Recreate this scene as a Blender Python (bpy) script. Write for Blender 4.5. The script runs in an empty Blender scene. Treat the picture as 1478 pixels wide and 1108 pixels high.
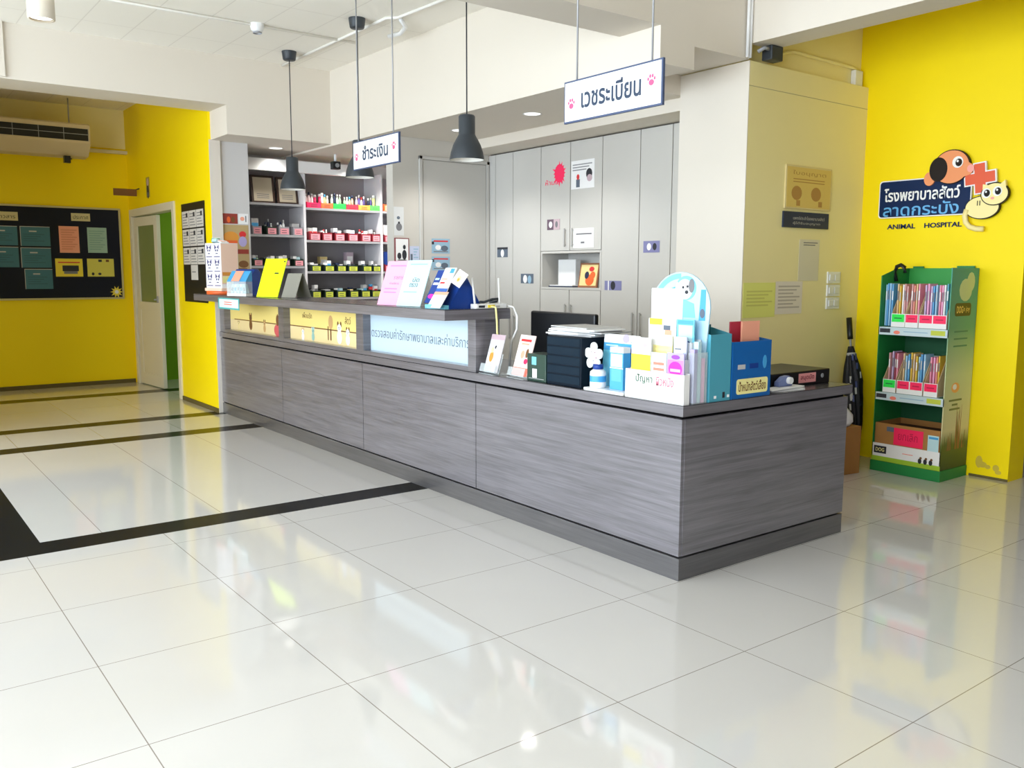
import bpy, math, random
from mathutils import Matrix, Vector
random.seed(7)
sc = bpy.context.scene
COL = sc.collection

# ------------------------------------------------------------------ camera
cam_d = bpy.data.cameras.new('camera')
cam = bpy.data.objects.new('camera', cam_d)
COL.objects.link(cam)
cam_d.sensor_fit = 'HORIZONTAL'
cam_d.sensor_width = 36.0
cam_d.lens = 36.0 * 1266.58 / 1478.0
cam_d.clip_start = 0.05
fw = Vector((0.59965508, 0.79027543, -0.12601007)).normalized()
rt = Vector((0.79685383, -0.60416458, 0.00302376)); rt = (rt - rt.dot(fw) * fw).normalized()
up = rt.cross(fw)
m = Matrix((rt, up, -fw)).transposed().to_4x4()
m.translation = Vector((-0.57731, -3.60669, 1.28879))
cam.matrix_world = m
sc.camera = cam

# ------------------------------------------------------------------ colour management, world, daylight
sc.view_settings.view_transform = 'Standard'
sc.view_settings.look = 'None'
sc.view_settings.gamma = 1.0
sc.view_settings.use_curve_mapping = False
sc.view_settings.exposure = 0.0
sc.cycles.use_denoising = True
sc.cycles.max_bounces = 10
sc.cycles.diffuse_bounces = 6
sc.cycles.caustics_reflective = False
sc.cycles.caustics_refractive = False
sc.cycles.sample_clamp_indirect = 6.0

world = bpy.data.worlds.new('daylight_sky')
sc.world = world
world.use_nodes = True
wb = world.node_tree.nodes['Background']
wb.inputs[0].default_value = (0.82, 0.91, 1.0, 1)
wb.inputs[1].default_value = 1.3

def area(name, loc, target, sx, sy, power, color):
    d = bpy.data.lights.new(name, 'AREA')
    d.shape = 'RECTANGLE'; d.size = sx; d.size_y = sy
    d.energy = power; d.color = color
    o = bpy.data.objects.new(name, d)
    COL.objects.link(o)
    o.location = loc
    o.rotation_euler = (Vector(target) - Vector(loc)).to_track_quat('-Z', 'Y').to_euler()
    return o

# daylight entering through the glazed shop front (west side)
area('daylight_front_glazing', (-5.2, 0.3, 1.55), (3, -0.1, 1.4), 5.6, 2.7, 460, (0.74, 0.87, 1.0))
area('fill_right_side', (-5.2, -4.3, 1.55), (4, -1.6, 1.4), 3.2, 2.7, 330, (0.90, 0.95, 1.0))  # added daylight panel, lifts the yellow wall and floor on the right

area('fill_corridor', (-4.6, 5.7, 1.3), (2, 5.7, 1.2), 1.8, 1.8, 34, (1.0, 0.93, 0.78))  # no window here: unseen fill light added to brighten the corridor

# ------------------------------------------------------------------ helpers
def lin(c):
    c /= 255.0
    return c / 12.92 if c <= 0.04045 else ((c + 0.055) / 1.055) ** 2.4

MATS = {}
def mat(name, rgb=(200, 200, 200), rough=0.6, metal=0.0, spec=0.5, trans=0.0, alpha=1.0, emit=0.0, ior=None):
    if name in MATS: return MATS[name]
    mm = bpy.data.materials.new(name); mm.use_nodes = True
    b = mm.node_tree.nodes['Principled BSDF']
    col = (lin(rgb[0]), lin(rgb[1]), lin(rgb[2]), 1)
    b.inputs['Base Color'].default_value = col
    b.inputs['Roughness'].default_value = rough
    b.inputs['Metallic'].default_value = metal
    b.inputs['Specular IOR Level'].default_value = spec
    b.inputs['Transmission Weight'].default_value = trans
    b.inputs['Alpha'].default_value = alpha
    if ior: b.inputs['IOR'].default_value = ior
    if emit:
        b.inputs['Emission Color'].default_value = col
        b.inputs['Emission Strength'].default_value = emit
    MATS[name] = mm
    return mm

def wobble(mm, amount=0.06, scale=4.0, stretch=(1, 1, 1)):
    """slight procedural mottling of a plain material's own colour"""
    nt = mm.node_tree; b = nt.nodes['Principled BSDF']
    c = tuple(b.inputs['Base Color'].default_value)
    tc = nt.nodes.new('ShaderNodeTexCoord'); mp = nt.nodes.new('ShaderNodeMapping')
    mp.inputs['Scale'].default_value = stretch
    nz = nt.nodes.new('ShaderNodeTexNoise'); nz.inputs['Scale'].default_value = scale; nz.inputs['Detail'].default_value = 5
    mx = nt.nodes.new('ShaderNodeMix'); mx.data_type = 'RGBA'
    mx.inputs[6].default_value = tuple(x * (1 - amount) for x in c[:3]) + (1,)
    mx.inputs[7].default_value = tuple(min(1, x * (1 + amount)) for x in c[:3]) + (1,)
    nt.links.new(tc.outputs['Object'], mp.inputs[0]); nt.links.new(mp.outputs[0], nz.inputs['Vector'])
    nt.links.new(nz.outputs['Fac'], mx.inputs[0]); nt.links.new(mx.outputs[2], b.inputs['Base Color'])
    return mm

I4 = Matrix.Identity(4)
def frame(o, u, v, w):
    mm = Matrix((Vector(u), Vector(v), Vector(w))).transposed().to_4x4()
    mm.translation = Vector(o)
    return mm
def MX(x, y=0, z=0): return frame((x, y, z), (0, -1, 0), (0, 0, 1), (-1, 0, 0))   # face looking to -x; u = -y
def MY(y, x=0, z=0): return frame((x, y, z), (1, 0, 0), (0, 0, 1), (0, -1, 0))    # face looking to -y; u = x
def lean_frame(o, yaw, lean):
    """board standing at o: u along its width, v up its face, leaning back; yaw 0 = facing -x, 90 = facing -y"""
    a = math.radians(yaw); l = math.radians(lean)
    n = Vector((-math.cos(a), -math.sin(a), 0)); u = Vector((math.sin(a), -math.cos(a), 0))
    v = Vector((0, 0, 1)) * math.cos(l) - n * math.sin(l)
    return frame(o, u, v, u.cross(v))

WL = {}
class MB:
    def __init__(s, M=I4):
        s.v = []; s.f = []; s.mi = []; s.sm = []; s.mats = []; s.M = M
    def _m(s, m_):
        if m_ not in s.mats: s.mats.append(m_)
        return s.mats.index(m_)
    def add(s, vs, fs, m_, smooth=False):
        n = len(s.v); k = s._m(m_)
        s.v += [s.M @ Vector(p) for p in vs]
        flip = s.M.to_3x3().determinant() < 0
        for f in fs:
            f = [n + i for i in f]
            s.f.append(f[::-1] if flip else f); s.mi.append(k); s.sm.append(smooth)
        return s
    def box(s, a0, a1, b0, b1, c0, c1, m_):
        a0, a1 = min(a0, a1), max(a0, a1); b0, b1 = min(b0, b1), max(b0, b1); c0, c1 = min(c0, c1), max(c0, c1)
        vs = [(a, b, c) for c in (c0, c1) for b in (b0, b1) for a in (a0, a1)]
        return s.add(vs, [(0, 2, 3, 1), (4, 5, 7, 6), (0, 1, 5, 4), (2, 6, 7, 3), (0, 4, 6, 2), (1, 3, 7, 5)], m_)
    def prism(s, poly, c0, c1, m_, smooth=False):
        """poly in (a,b), extruded along c"""
        s.k = getattr(s, 'k', 0) + 1
        c1 = c1 + (1 if c1 >= c0 else -1) * 1.5e-5 * (s.k % 30)
        n = len(poly)
        area2 = sum(poly[i][0] * poly[(i + 1) % n][1] - poly[(i + 1) % n][0] * poly[i][1] for i in range(n))
        if area2 < 0: poly = poly[::-1]
        vs = [(a, b, c0) for a, b in poly] + [(a, b, c1) for a, b in poly]
        fs = [tuple(range(n - 1, -1, -1)), tuple(range(n, 2 * n))]
        s.add(vs, fs, m_)
        k = len(s.v) - 2 * n
        idx = s._m(m_)
        flip = s.M.to_3x3().determinant() < 0
        for i in range(n):
            j = (i + 1) % n
            f = [k + i, k + j, k + n + j, k + n + i]
            s.f.append(f[::-1] if flip else f); s.mi.append(idx); s.sm.append(smooth)
        return s
    def disc(s, a, b, ra, rb, c0, c1, m_, n=28, a0=0.0, a1=2 * math.pi):
        full = abs(a1 - a0 - 2 * math.pi) < 1e-6
        pts = [(a + ra * math.cos(a0 + (a1 - a0) * i / n), b + rb * math.sin(a0 + (a1 - a0) * i / n)) for i in range(n if full else n + 1)]
        return s.prism(pts, c0, c1, m_)
    def lathe(s, prof, m_, o=(0, 0, 0), n=28, smooth=True):
        """profile of (r, z) turned about z at o"""
        vs = []; fs = []
        k = len(prof)
        for r, z in prof:
            for i in range(n):
                t = 2 * math.pi * i / n
                vs.append((o[0] + r * math.cos(t), o[1] + r * math.sin(t), o[2] + z))
        for j in range(k - 1):
            for i in range(n):
                q = (i + 1) % n
                fs.append((j * n + i, j * n + q, (j + 1) * n + q, (j + 1) * n + i))
        return s.add(vs, fs, m_, smooth)
    def tube(s, pts, r, m_, n=8, r1=None):
        pts = [Vector(p) for p in pts]; vs = []; fs = []
        K = len(pts)
        for j, p in enumerate(pts):
            t = (pts[min(j + 1, K - 1)] - pts[max(j - 1, 0)]).normalized()
            a = t.cross(Vector((0, 0, 1)) if abs(t.z) < 0.9 else Vector((1, 0, 0))).normalized(); b = t.cross(a)
            rr = r if r1 is None else r + (r1 - r) * j / (K - 1)
            for i in range(n):
                q = 2 * math.pi * i / n
                vs.append(tuple(p + a * (rr * math.cos(q)) + b * (rr * math.sin(q))))
        for j in range(K - 1):
            for i in range(n):
                q = (i + 1) % n
                fs.append((j * n + i, (j + 1) * n + i, (j + 1) * n + q, j * n + q))
        fs.append(tuple(range(n))); fs.append(tuple(range(K * n - 1, (K - 1) * n - 1, -1)))
        return s.add(vs, fs, m_, True)
    def text(s, body, cu, cv, w, h, c, m_, depth=0.0006, bold=0.0, fit=True):
        cd = bpy.data.curves.new('t', 'FONT'); cd.body = body; cd.size = 1.0; cd.offset = bold; cd.resolution_u = 3
        o = bpy.data.objects.new('t', cd)
        COL.objects.link(o)
        bpy.context.view_layer.update()
        me = bpy.data.meshes.new_from_object(o.evaluated_get(bpy.context.evaluated_depsgraph_get()))
        xs = [p.co.x for p in me.vertices]; ys = [p.co.y for p in me.vertices]
        if xs:
            dx = max(xs) - min(xs); dy = max(ys) - min(ys)
            sx = w / dx; sy = h / dy
            if not fit: sx = sy = min(sx, sy)
            x0 = (max(xs) + min(xs)) / 2; y0 = (max(ys) + min(ys)) / 2
            s.add([(cu + (p.co.x - x0) * sx, cv + (p.co.y - y0) * sy, c + depth) for p in me.vertices],
                  [tuple(p.vertices) for p in me.polygons], m_)
        bpy.data.objects.remove(o); bpy.data.curves.remove(cd); bpy.data.meshes.remove(me)
        return s
    def build(s, name, parent=None, bevel=0.0, seg=2, origin=None):
        if origin is None:
            xs = [p.x for p in s.v]; ys = [p.y for p in s.v]; zs = [p.z for p in s.v]
            origin = Vector(((min(xs) + max(xs)) / 2, (min(ys) + max(ys)) / 2, min(zs)))
        origin = Vector(origin)
        me = bpy.data.meshes.new(name)
        me.from_pydata([tuple(p - origin) for p in s.v], [], s.f)
        for m_ in s.mats: me.materials.append(m_)
        me.polygons.foreach_set('material_index', s.mi)
        me.polygons.foreach_set('use_smooth', s.sm)
        me.update()
        o = bpy.data.objects.new(name, me)
        COL.objects.link(o)
        WL[o.name] = origin
        if parent is not None:
            o.parent = parent; o.location = origin - WL[parent.name]
        else:
            o.location = origin
        if bevel:
            b = o.modifiers.new('bevel', 'BEVEL'); b.width = bevel; b.segments = seg; b.limit_method = 'ANGLE'
        return o

def tag(o, label=None, cat=None, group=None, kind=None):
    if label: o['label'] = label
    if cat: o['category'] = cat
    if group: o['group'] = group
    if kind: o['kind'] = kind
    return o
def thing(name, label, cat, loc, group=None):
    o = bpy.data.objects.new(name, None); COL.objects.link(o)
    o.empty_display_size = 0.1
    o.location = loc; WL[o.name] = Vector(loc)
    return tag(o, label, cat, group)
def struct(name, mb, **k):
    return tag(mb.build(name, **k), kind='structure')
def dup(root, loc, label, group=None):
    r = root.copy(); COL.objects.link(r); r.location = loc; WL[r.name] = Vector(loc)
    r['label'] = label
    if group: r['group'] = group
    for ch in root.children:
        c = ch.copy(); COL.objects.link(c); c.parent = r
        for g in ch.children:
            d = g.copy(); COL.objects.link(d); d.parent = c
    return r

ORD = ['first', 'second', 'third', 'fourth', 'fifth', 'sixth', 'seventh', 'eighth', 'ninth', 'tenth', 'eleventh', 'twelfth', 'thirteenth',
       'fourteenth', 'fifteenth', 'sixteenth', 'seventeenth', 'eighteenth', 'nineteenth', 'twentieth', 'twenty-first', 'twenty-second', 'twenty-third', 'twenty-fourth']

# ------------------------------------------------------------------ materials
WHITE = wobble(mat('white_wall_paint', (222, 214, 201), 0.75), 0.02, 1.5)
CEIL = mat('ceiling_paint', (236, 233, 226), 0.8)
CREAM = wobble(mat('cream_wall_paint', (246, 234, 172), 0.55), 0.05, 2.0)
YEL = wobble(mat('yellow_wall_paint', (253, 224, 0), 0.5, spec=0.25), 0.04, 1.2)
GREEN_WALL = mat('green_wall_paint', (132, 182, 30), 0.7)
GREYP = mat('grey_panel_paint', (205, 203, 202), 0.6)
CAB = wobble(mat('grey_laminate_door', (198, 196, 191), 0.4), 0.02, 3)
CABGAP = mat('dark_gap', (95, 92, 88), 0.8)
BLK = mat('black_plastic', (16, 18, 22), 0.4)
DK = mat('charcoal_metal', (48, 54, 60), 0.45)
PAPER = mat('white_paper', (240, 240, 240), 0.6)
WPL = mat('white_plastic', (235, 236, 236), 0.35)
CARDB = wobble(mat('brown_cardboard', (168, 118, 62), 0.8), 0.08, 10)
GREY = mat('mid_grey', (128, 128, 128), 0.5)
LGREY = mat('light_grey', (190, 190, 190), 0.5)
INK = mat('dark_ink', (42, 44, 52), 0.6)
NAVY = mat('navy_print', (24, 40, 72), 0.5)
RED = mat('red_print', (214, 48, 52), 0.5)
PINKR = mat('neon_pink_paper', (255, 40, 96), 0.5)
PINK = mat('pink_paper', (242, 170, 208), 0.55)
SALM = mat('salmon_paper', (244, 168, 140), 0.55)
LBLUE = mat('pale_blue_paper', (190, 224, 232), 0.55)
SKY = mat('sky_blue_print', (70, 160, 215), 0.45)
AQUA = mat('aqua_print', (120, 205, 228), 0.45)
BLUE = mat('royal_blue_plastic', (18, 96, 168), 0.35)
DBLUE = mat('deep_blue_board', (14, 58, 140), 0.45)
TEAL = mat('teal_plastic', (78, 160, 180), 0.35)
DTEAL = mat('dark_teal_plastic', (8, 92, 104), 0.4)
NEON = mat('neon_yellow_board', (226, 255, 0), 0.45)
NGREEN = mat('neon_green_paper', (40, 230, 80), 0.5)
NORG = mat('neon_orange_paper', (255, 110, 60), 0.5)
LILAC = mat('lilac_paper', (176, 166, 214), 0.5)
YELP = mat('yellow_paper', (244, 220, 60), 0.55)
LYEL = mat('pale_yellow_paper', (244, 236, 160), 0.55)
CREAMP = mat('cream_paper', (238, 216, 150), 0.6)
ORNG = mat('orange_plastic', (232, 104, 48), 0.45)
BROWN = mat('brown_print', (120, 78, 40), 0.6)
SKIN = mat('peach_print', (238, 168, 118), 0.5)
RACKG = mat('rack_green_card', (28, 128, 62), 0.5)
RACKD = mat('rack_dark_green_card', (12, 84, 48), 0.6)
MAROON = mat('maroon_bin_plastic', (132, 30, 44), 0.45)
OLIVE = mat('yellow_green_label', (196, 206, 70), 0.5)
DKGRN = mat('dark_green_bin_plastic', (28, 48, 34), 0.45)
STEEL = mat('grey_shelf_metal', (160, 161, 165), 0.4, 0.15)
STEELD = mat('dark_grey_shelf_back', (150, 148, 154), 0.6)
UPR = mat('pale_grey_upright', (214, 212, 216), 0.5)
GLASS = mat('clear_acrylic', (235, 245, 248), 0.08, trans=0.0, alpha=0.28, spec=0.6)
FROST = mat('frosted_green_glass', (128, 142, 84), 0.35, alpha=0.92)
LAMPW = mat('lamp_white_inside', (250, 248, 240), 0.5)
BULB = mat('bulb_glow', (255, 252, 244), 0.4, emit=2.0)
DOORP = mat('door_paint', (222, 216, 192), 0.45)
BOARDB = mat('navy_felt_board', (14, 20, 38), 0.9)
SHEETB = mat('teal_blue_sheet', (58, 112, 130), 0.5)

# laminate wood of the counter
def wood(name, dark, light, rough):
    mm = bpy.data.materials.new(name); mm.use_nodes = True
    nt = mm.node_tree; b = nt.nodes['Principled BSDF']
    geo = nt.nodes.new('ShaderNodeNewGeometry'); mp = nt.nodes.new('ShaderNodeMapping')
    mp.inputs['Scale'].default_value = (0.9, 0.9, 26)
    n1 = nt.nodes.new('ShaderNodeTexNoise'); n1.inputs['Scale'].default_value = 2.2; n1.inputs['Detail'].default_value = 8; n1.inputs['Roughness'].default_value = 0.62
    n1.inputs['Distortion'].default_value = 0.5
    mp2 = nt.nodes.new('ShaderNodeMapping'); mp2.inputs['Scale'].default_value = (2.5, 2.5, 120)
    n2 = nt.nodes.new('ShaderNodeTexNoise'); n2.inputs['Scale'].default_value = 2.0; n2.inputs['Detail'].default_value = 4
    ad = nt.nodes.new('ShaderNodeMath'); ad.operation = 'MULTIPLY_ADD'; ad.inputs[1].default_value = 0.45
    rp = nt.nodes.new('ShaderNodeValToRGB')
    rp.color_ramp.elements[0].position = 0.48; rp.color_ramp.elements[1].position = 0.92
    rp.color_ramp.elements[0].color = tuple(lin(x) for x in dark) + (1,)
    rp.color_ramp.elements[1].color = tuple(lin(x) for x in light) + (1,)
    for a, m_, n_ in ((geo, mp, n1), (geo, mp2, n2)):
        nt.links.new(a.outputs['Position'], m_.inputs[0]); nt.links.new(m_.outputs[0], n_.inputs['Vector'])
    nt.links.new(n2.outputs['Fac'], ad.inputs[0]); nt.links.new(n1.outputs['Fac'], ad.inputs[2])
    nt.links.new(ad.outputs[0], rp.inputs[0]); nt.links.new(rp.outputs[0], b.inputs['Base Color'])
    b.inputs['Roughness'].default_value = rough
    b.inputs['Coat Weight'].default_value = 1.0; b.inputs['Coat Roughness'].default_value = 0.3
    return mm
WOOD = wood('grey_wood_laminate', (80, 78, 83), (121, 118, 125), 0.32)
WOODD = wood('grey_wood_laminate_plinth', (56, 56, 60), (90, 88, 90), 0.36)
GROOVE = mat('dark_groove', (12, 11, 12), 0.9, spec=0.1)

# polished floor tiles: grout grid and the black inlaid bands are the floor's own pattern
def floor_mat():
    mm = bpy.data.materials.new('polished_porcelain_tile'); mm.use_nodes = True
    nt = mm.node_tree; b = nt.nodes['Principled BSDF']; L = nt.links.new
    geo = nt.nodes.new('ShaderNodeNewGeometry'); sp = nt.nodes.new('ShaderNodeSeparateXYZ'); L(geo.outputs['Position'], sp.inputs[0])
    def M(op, a, bb=None, c=None):
        n = nt.nodes.new('ShaderNodeMath'); n.operation = op
        for i, v in enumerate((a, bb, c)):
            if v is None: continue
            if isinstance(v, (int, float)): n.inputs[i].default_value = v
            else: L(v, n.inputs[i])
        return n.outputs[0]
    X, Y = sp.outputs[0], sp.outputs[1]
    def band(v, lo, hi): return M('MULTIPLY', M('GREATER_THAN', v, lo), M('LESS_THAN', v, hi))
    near = M('LESS_THAN', Y, 0.8)
    xo = M('ADD', X, M('MULTIPLY', M('SUBTRACT', 1.0, near), 0.24))
    lx = M('LESS_THAN', M('PINGPONG', xo, 0.3), 0.0016)
    ly = M('LESS_THAN', M('PINGPONG', Y, 0.3), 0.0016)
    ly = M('MULTIPLY', ly, M('MAXIMUM', near, band(Y, 5.0, 5.9)))
    grout = M('MAXIMUM', lx, ly)
    bl = band(Y, 0.80, 1.0)
    for lo, hi in ((3.42, 3.63), (4.28, 4.48), (6.14, 6.38)): bl = M('MAXIMUM', bl, band(Y, lo, hi))
    bl = M('MAXIMUM', bl, M('MULTIPLY', band(X, -0.13, 0.085), band(Y, 0.8, 3.63)))
    nz = nt.nodes.new('ShaderNodeTexNoise'); nz.inputs['Scale'].default_value = 1.6; nz.inputs['Detail'].default_value = 6
    L(geo.outputs['Position'], nz.inputs['Vector'])
    m1 = nt.nodes.new('ShaderNodeMix'); m1.data_type = 'RGBA'
    m1.inputs[6].default_value = (lin(206), lin(204), lin(202), 1); m1.inputs[7].default_value = (lin(214), lin(212), lin(209), 1)
    L(nz.outputs['Fac'], m1.inputs[0])
    m2 = nt.nodes.new('ShaderNodeMix'); m2.data_type = 'RGBA'; m2.inputs[7].default_value = (lin(140), lin(132), lin(124), 1)
    L(grout, m2.inputs[0]); L(m1.outputs[2], m2.inputs[6])
    m3 = nt.nodes.new('ShaderNodeMix'); m3.data_type = 'RGBA'; m3.inputs[7].default_value = (lin(26), lin(29), lin(33), 1)
    L(bl, m3.inputs[0]); L(m2.outputs[2], m3.inputs[6])
    L(m3.outputs[2], b.inputs['Base Color'])
    rr_ = M('MULTIPLY_ADD', bl, 0.16, 0.06)
    L(rr_, b.inputs['Roughness'])
    L(M('MULTIPLY_ADD', bl, -0.46, 0.5), b.inputs['Specular IOR Level'])
    b.inputs['IOR'].default_value = 1.66
    return mm
FLOOR = floor_mat()

def ceil_mat():
    mm = bpy.data.materials.new('ceiling_boards'); mm.use_nodes = True
    nt = mm.node_tree; b = nt.nodes['Principled BSDF']; L = nt.links.new
    geo = nt.nodes.new('ShaderNodeNewGeometry'); sp = nt.nodes.new('ShaderNodeSeparateXYZ'); L(geo.outputs['Position'], sp.inputs[0])
    def M(op, a, bb):
        n = nt.nodes.new('ShaderNodeMath'); n.operation = op
        for i, v in enumerate((a, bb)):
            if isinstance(v, (int, float)): n.inputs[i].default_value = v
            else: L(v, n.inputs[i])
        return n.outputs[0]
    lx = M('LESS_THAN', M('PINGPONG', M('ADD', sp.outputs[0], -0.76 + 0.18), 0.18), 0.004)
    ly = M('LESS_THAN', M('PINGPONG', M('ADD', sp.outputs[1], 0.05), 0.6), 0.004)
    g = M('MAXIMUM', lx, ly)
    mx = nt.nodes.new('ShaderNodeMix'); mx.data_type = 'RGBA'
    mx.inputs[6].default_value = (lin(248), lin(244), lin(234), 1); mx.inputs[7].default_value = (lin(232), lin(227), lin(217), 1)
    L(g, mx.inputs[0]); L(mx.outputs[2], b.inputs['Base Color']); b.inputs['Roughness'].default_value = 0.85
    return mm
CEILT = ceil_mat()

# ================================================================== THE ROOM
struct('floor', MB().box(-6, 8, -9, 8, -0.1, 0, FLOOR))
struct('ceiling', MB().box(-6, 8, -9, 8, 3.09, 3.2, CEILT))
struct('wall_back', MB().box(-6, 2.1, 7.2, 7.35, 0, 2.66, YEL))
struct('trim_1', MB().box(-6, 2.1, 7.215, 7.35, 2.66, 3.09, CREAM).box(-6, 2.1, 7.13, 7.2, 2.60, 2.635, mat('ledge_cream', (214, 206, 176), 0.6)))
struct('baseboard_back', MB().box(-6, 2.08, 7.185, 7.2, 0, 0.045, mat('scuffed_brown_skirting', (96, 84, 40), 0.7)))
# corridor wall with the doorway
wc = MB()
wc.box(2.1, 2.2, 4.38, 5.44, 0, 2.69, YEL).box(2.1, 2.2, 5.44, 7.2, 1.98, 2.69, YEL).box(2.1, 2.2, 7.12, 7.2, 0, 1.98, YEL)
wc.box(2.1, 2.2, 4.38, 7.35, 2.69, 3.09, YEL).box(2.1, 2.2, 7.2, 7.35, 0, 2.69, YEL)
wc.box(2.1005, 2.2, 4.376, 4.381, 0, 2.45, WHITE)
struct('wall_corridor', wc)
struct('baseboard_corridor', MB().box(2.088, 2.1, 4.382, 5.43, 0, 0.04, mat('scuffed_brown_skirting')))
# grey partition beside the dispensary
struct('wall_partition', MB().box(2.2, 2.46, 4.40, 4.66, 0, 2.45, GREYP))
# green room behind the open door
struct('wall_green', MB().box(2.201, 3.6, 7.2, 7.3, 0, 2.8, GREEN_WALL).box(3.5, 3.6, 5.32, 7.2, 0, 2.8, GREEN_WALL).box(2.2, 3.6, 5.32, 5.36, 0, 2.8, GREEN_WALL).box(2.2, 3.6, 5.32, 7.3, 2.8, 2.84, CEIL))
# beams and boxed soffits
struct('trim_2', MB().box(-6, 2.12, 3.958, 4.378, 2.69, 3.09, WHITE))
struct('trim_3', MB().box(2.12, 3.079, 3.958, 5.3, 2.447, 3.09, WHITE))
struct('trim_4', MB().box(3.079, 3.355, -0.12, 5.3, 2.43, 3.09, WHITE))
struct('trim_5', MB().box(3.355, 4.75, 0.42, 5.3, 2.43, 3.09, WHITE).box(3.355, 3.84, -0.12, 0.42, 2.556, 3.09, WHITE))
struct('trim_6', MB().box(3.84, 4.06, -9, -0.12, 2.645, 3.09, WHITE))
struct('trim_7', MB().box(-6, 3.079, -0.12, 0.2, 2.63, 3.09, WHITE))
struct('trim_8', MB().box(-0.2, 0.485, 3.93, 3.958, 2.70, 3.09, WHITE))
# boxed column whose two visible sides are the white pier and the cream wall
col = MB().box(3.846, 5.124, -0.125, 0.42, 0, 2.55, CREAM)
col.box(3.84, 3.846, -0.125, 0.42, 0, 2.55, WHITE)
col.box(3.84, 5.124, -0.1255, -0.125, 2.405, 2.409, mat('cream_seam', (182, 172, 128), 0.7))
struct('wall_cream', col)
struct('trim_9', MB().box(3.84, 5.124, -0.06, 0.42, 2.556, 3.09, CREAM))
yw = MB().box(5.124, 5.33, -1.21, 0.42, 0, 3.09, YEL)
smud = mat('grey_scuff', (206, 182, 60), 0.8)
yw.M = MX(5.124)
for u, v, ru, rv in ((1.03, .10, .022, .04), (1.05, .085, .03, .02), (1.085, .075, .018, .014), (1.135, .075, .02, .022), (1.15, .05, .02, .014)):
    yw.disc(u, v, ru, rv, 0, .0005, smud, 12)
struct('wall_right', yw)
struct('baseboard_right', MB(MX(5.124)).box(0.97, 1.21, 0, 0.016, 0, 0.0012, mat('scuffed_brown_skirting')))
# cabinet recess walls and far side
struct('wall_store', MB().box(4.62, 4.75, 0.42, 5.3, 0, 2.43, GREYP))
struct('wall_dispensary', MB().box(2.2, 4.62, 5.12, 5.3, 0, 2.447, GREYP))
struct('wall_side_passage', MB().box(6.9, 7.0, -9, 3, 0, 3.09, mat('dark_brown_panel', (70, 46, 34), 0.6)))
struct('wall_entrance', MB().box(-6, 7.0, -9, -8.85, 0, 3.09, mat('low_bounce_wall', (112, 104, 98), 0.7)))  # unseen wall, closed and darkened to cut light on the counter end
struct('wall_shopfront', MB().box(-5.4, -5.3, 3.2, 7.35, 0, 3.09, WHITE).box(-5.4, -5.3, -9, -6.1, 0, 3.09, WHITE).box(-5.4, -5.3, -6.1, -2.7, 3.0, 3.09, WHITE).box(-5.4, -5.3, -2.7, 3.2, 0, 0.1, WHITE).box(-5.4, -5.3, -2.7, 3.2, 3.0, 3.09, WHITE))
struct('wall_daylight_blocker', MB().box(-5.3, -0.2, 3.96, 4.1, 0, 2.69, WHITE))  # out of view, added to keep daylight from reaching the corridor
# wall and white door of the record room
struct('wall_record_room', MB().box(3.20, 4.2, 3.05, 3.16, 0, 2.43, mat('warm_grey_wall', (200, 196, 188), 0.6)))
d2 = thing('door_2', None, None, (3.83, 3.05, 0)); d2['kind'] = 'structure'
fm = MB(MY(3.05))
fm.box(3.455, 3.485, 0, 2.285, 0, 0.02, CAB).box(4.165, 4.195, 0, 2.285, 0, 0.02, CAB).box(3.455, 4.195, 2.255, 2.285, 0, 0.02, CAB)
fm.build('door_frame', d2, bevel=0.003)
MB(MY(3.05)).box(3.492, 4.16, 0.01, 2.25, 0.0, 0.012, CAB).box(3.485, 3.492, 0.01, 2.25, 0, .004, CABGAP).box(4.158, 4.165, 0.01, 2.25, 0, .004, CABGAP).build('door_leaf', d2)
hd = MB(MY(3.05)); hd.box(3.52, 3.545, 0.92, 1.10, 0.012, 0.03, STEEL); hd.build('door_handle', d2, bevel=0.003)

# door of the corridor: frame, open leaf with a frosted light
d1 = thing('door_1', None, None, (2.1, 6.3, 0)); d1['kind'] = 'structure'
fr = MB(MX(2.1))
fr.box(-5.52, -5.44, 0, 1.98, -0.1, 0.018, DOORP).box(-7.13, -7.05, 0, 1.98, -0.1, 0.018, DOORP).box(-7.05, -5.52, 1.9, 1.98, -0.1, 0.018, DOORP)
fr.build('door_frame', d1, bevel=0.004)
hinge = Vector((2.125, 7.045, 0.0)); dirv = Vector((0.05, -0.735, 0)).normalized(); nrm = Vector((0, 0, 1)).cross(dirv) * -1
ML = frame(hinge, dirv, (0, 0, 1), dirv.cross(Vector((0, 0, 1))))
lf = MB(ML)
W_ = 0.73
lf.box(0, .1, .01, 1.89, -.02, .02, DOORP).box(W_ - .1, W_, .01, 1.89, -.02, .02, DOORP).box(.1, W_ - .1, 1.79, 1.89, -.02, .02, DOORP).box(.1, W_ - .1, .86, .95, -.02, .02, DOORP).box(.1, W_ - .1, .01, .14, -.02, .02, DOORP).box(.1, W_ - .1, .14, .86, -.012, .012, DOORP)
lf.build('door_leaf', d1, bevel=0.003)
MB(ML).box(.1, W_ - .1, .95, 1.79, -.004, .004, FROST).build('glass_light', d1)
hb = MB(ML); hb.box(W_ - .08, W_ - .04, .95, 1.02, .02, .03, STEEL); hb.box(W_ - .075, W_ - .055, .975, .992, .03, .06, STEEL); hb.build('door_handle', d1, bevel=.002)

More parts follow.
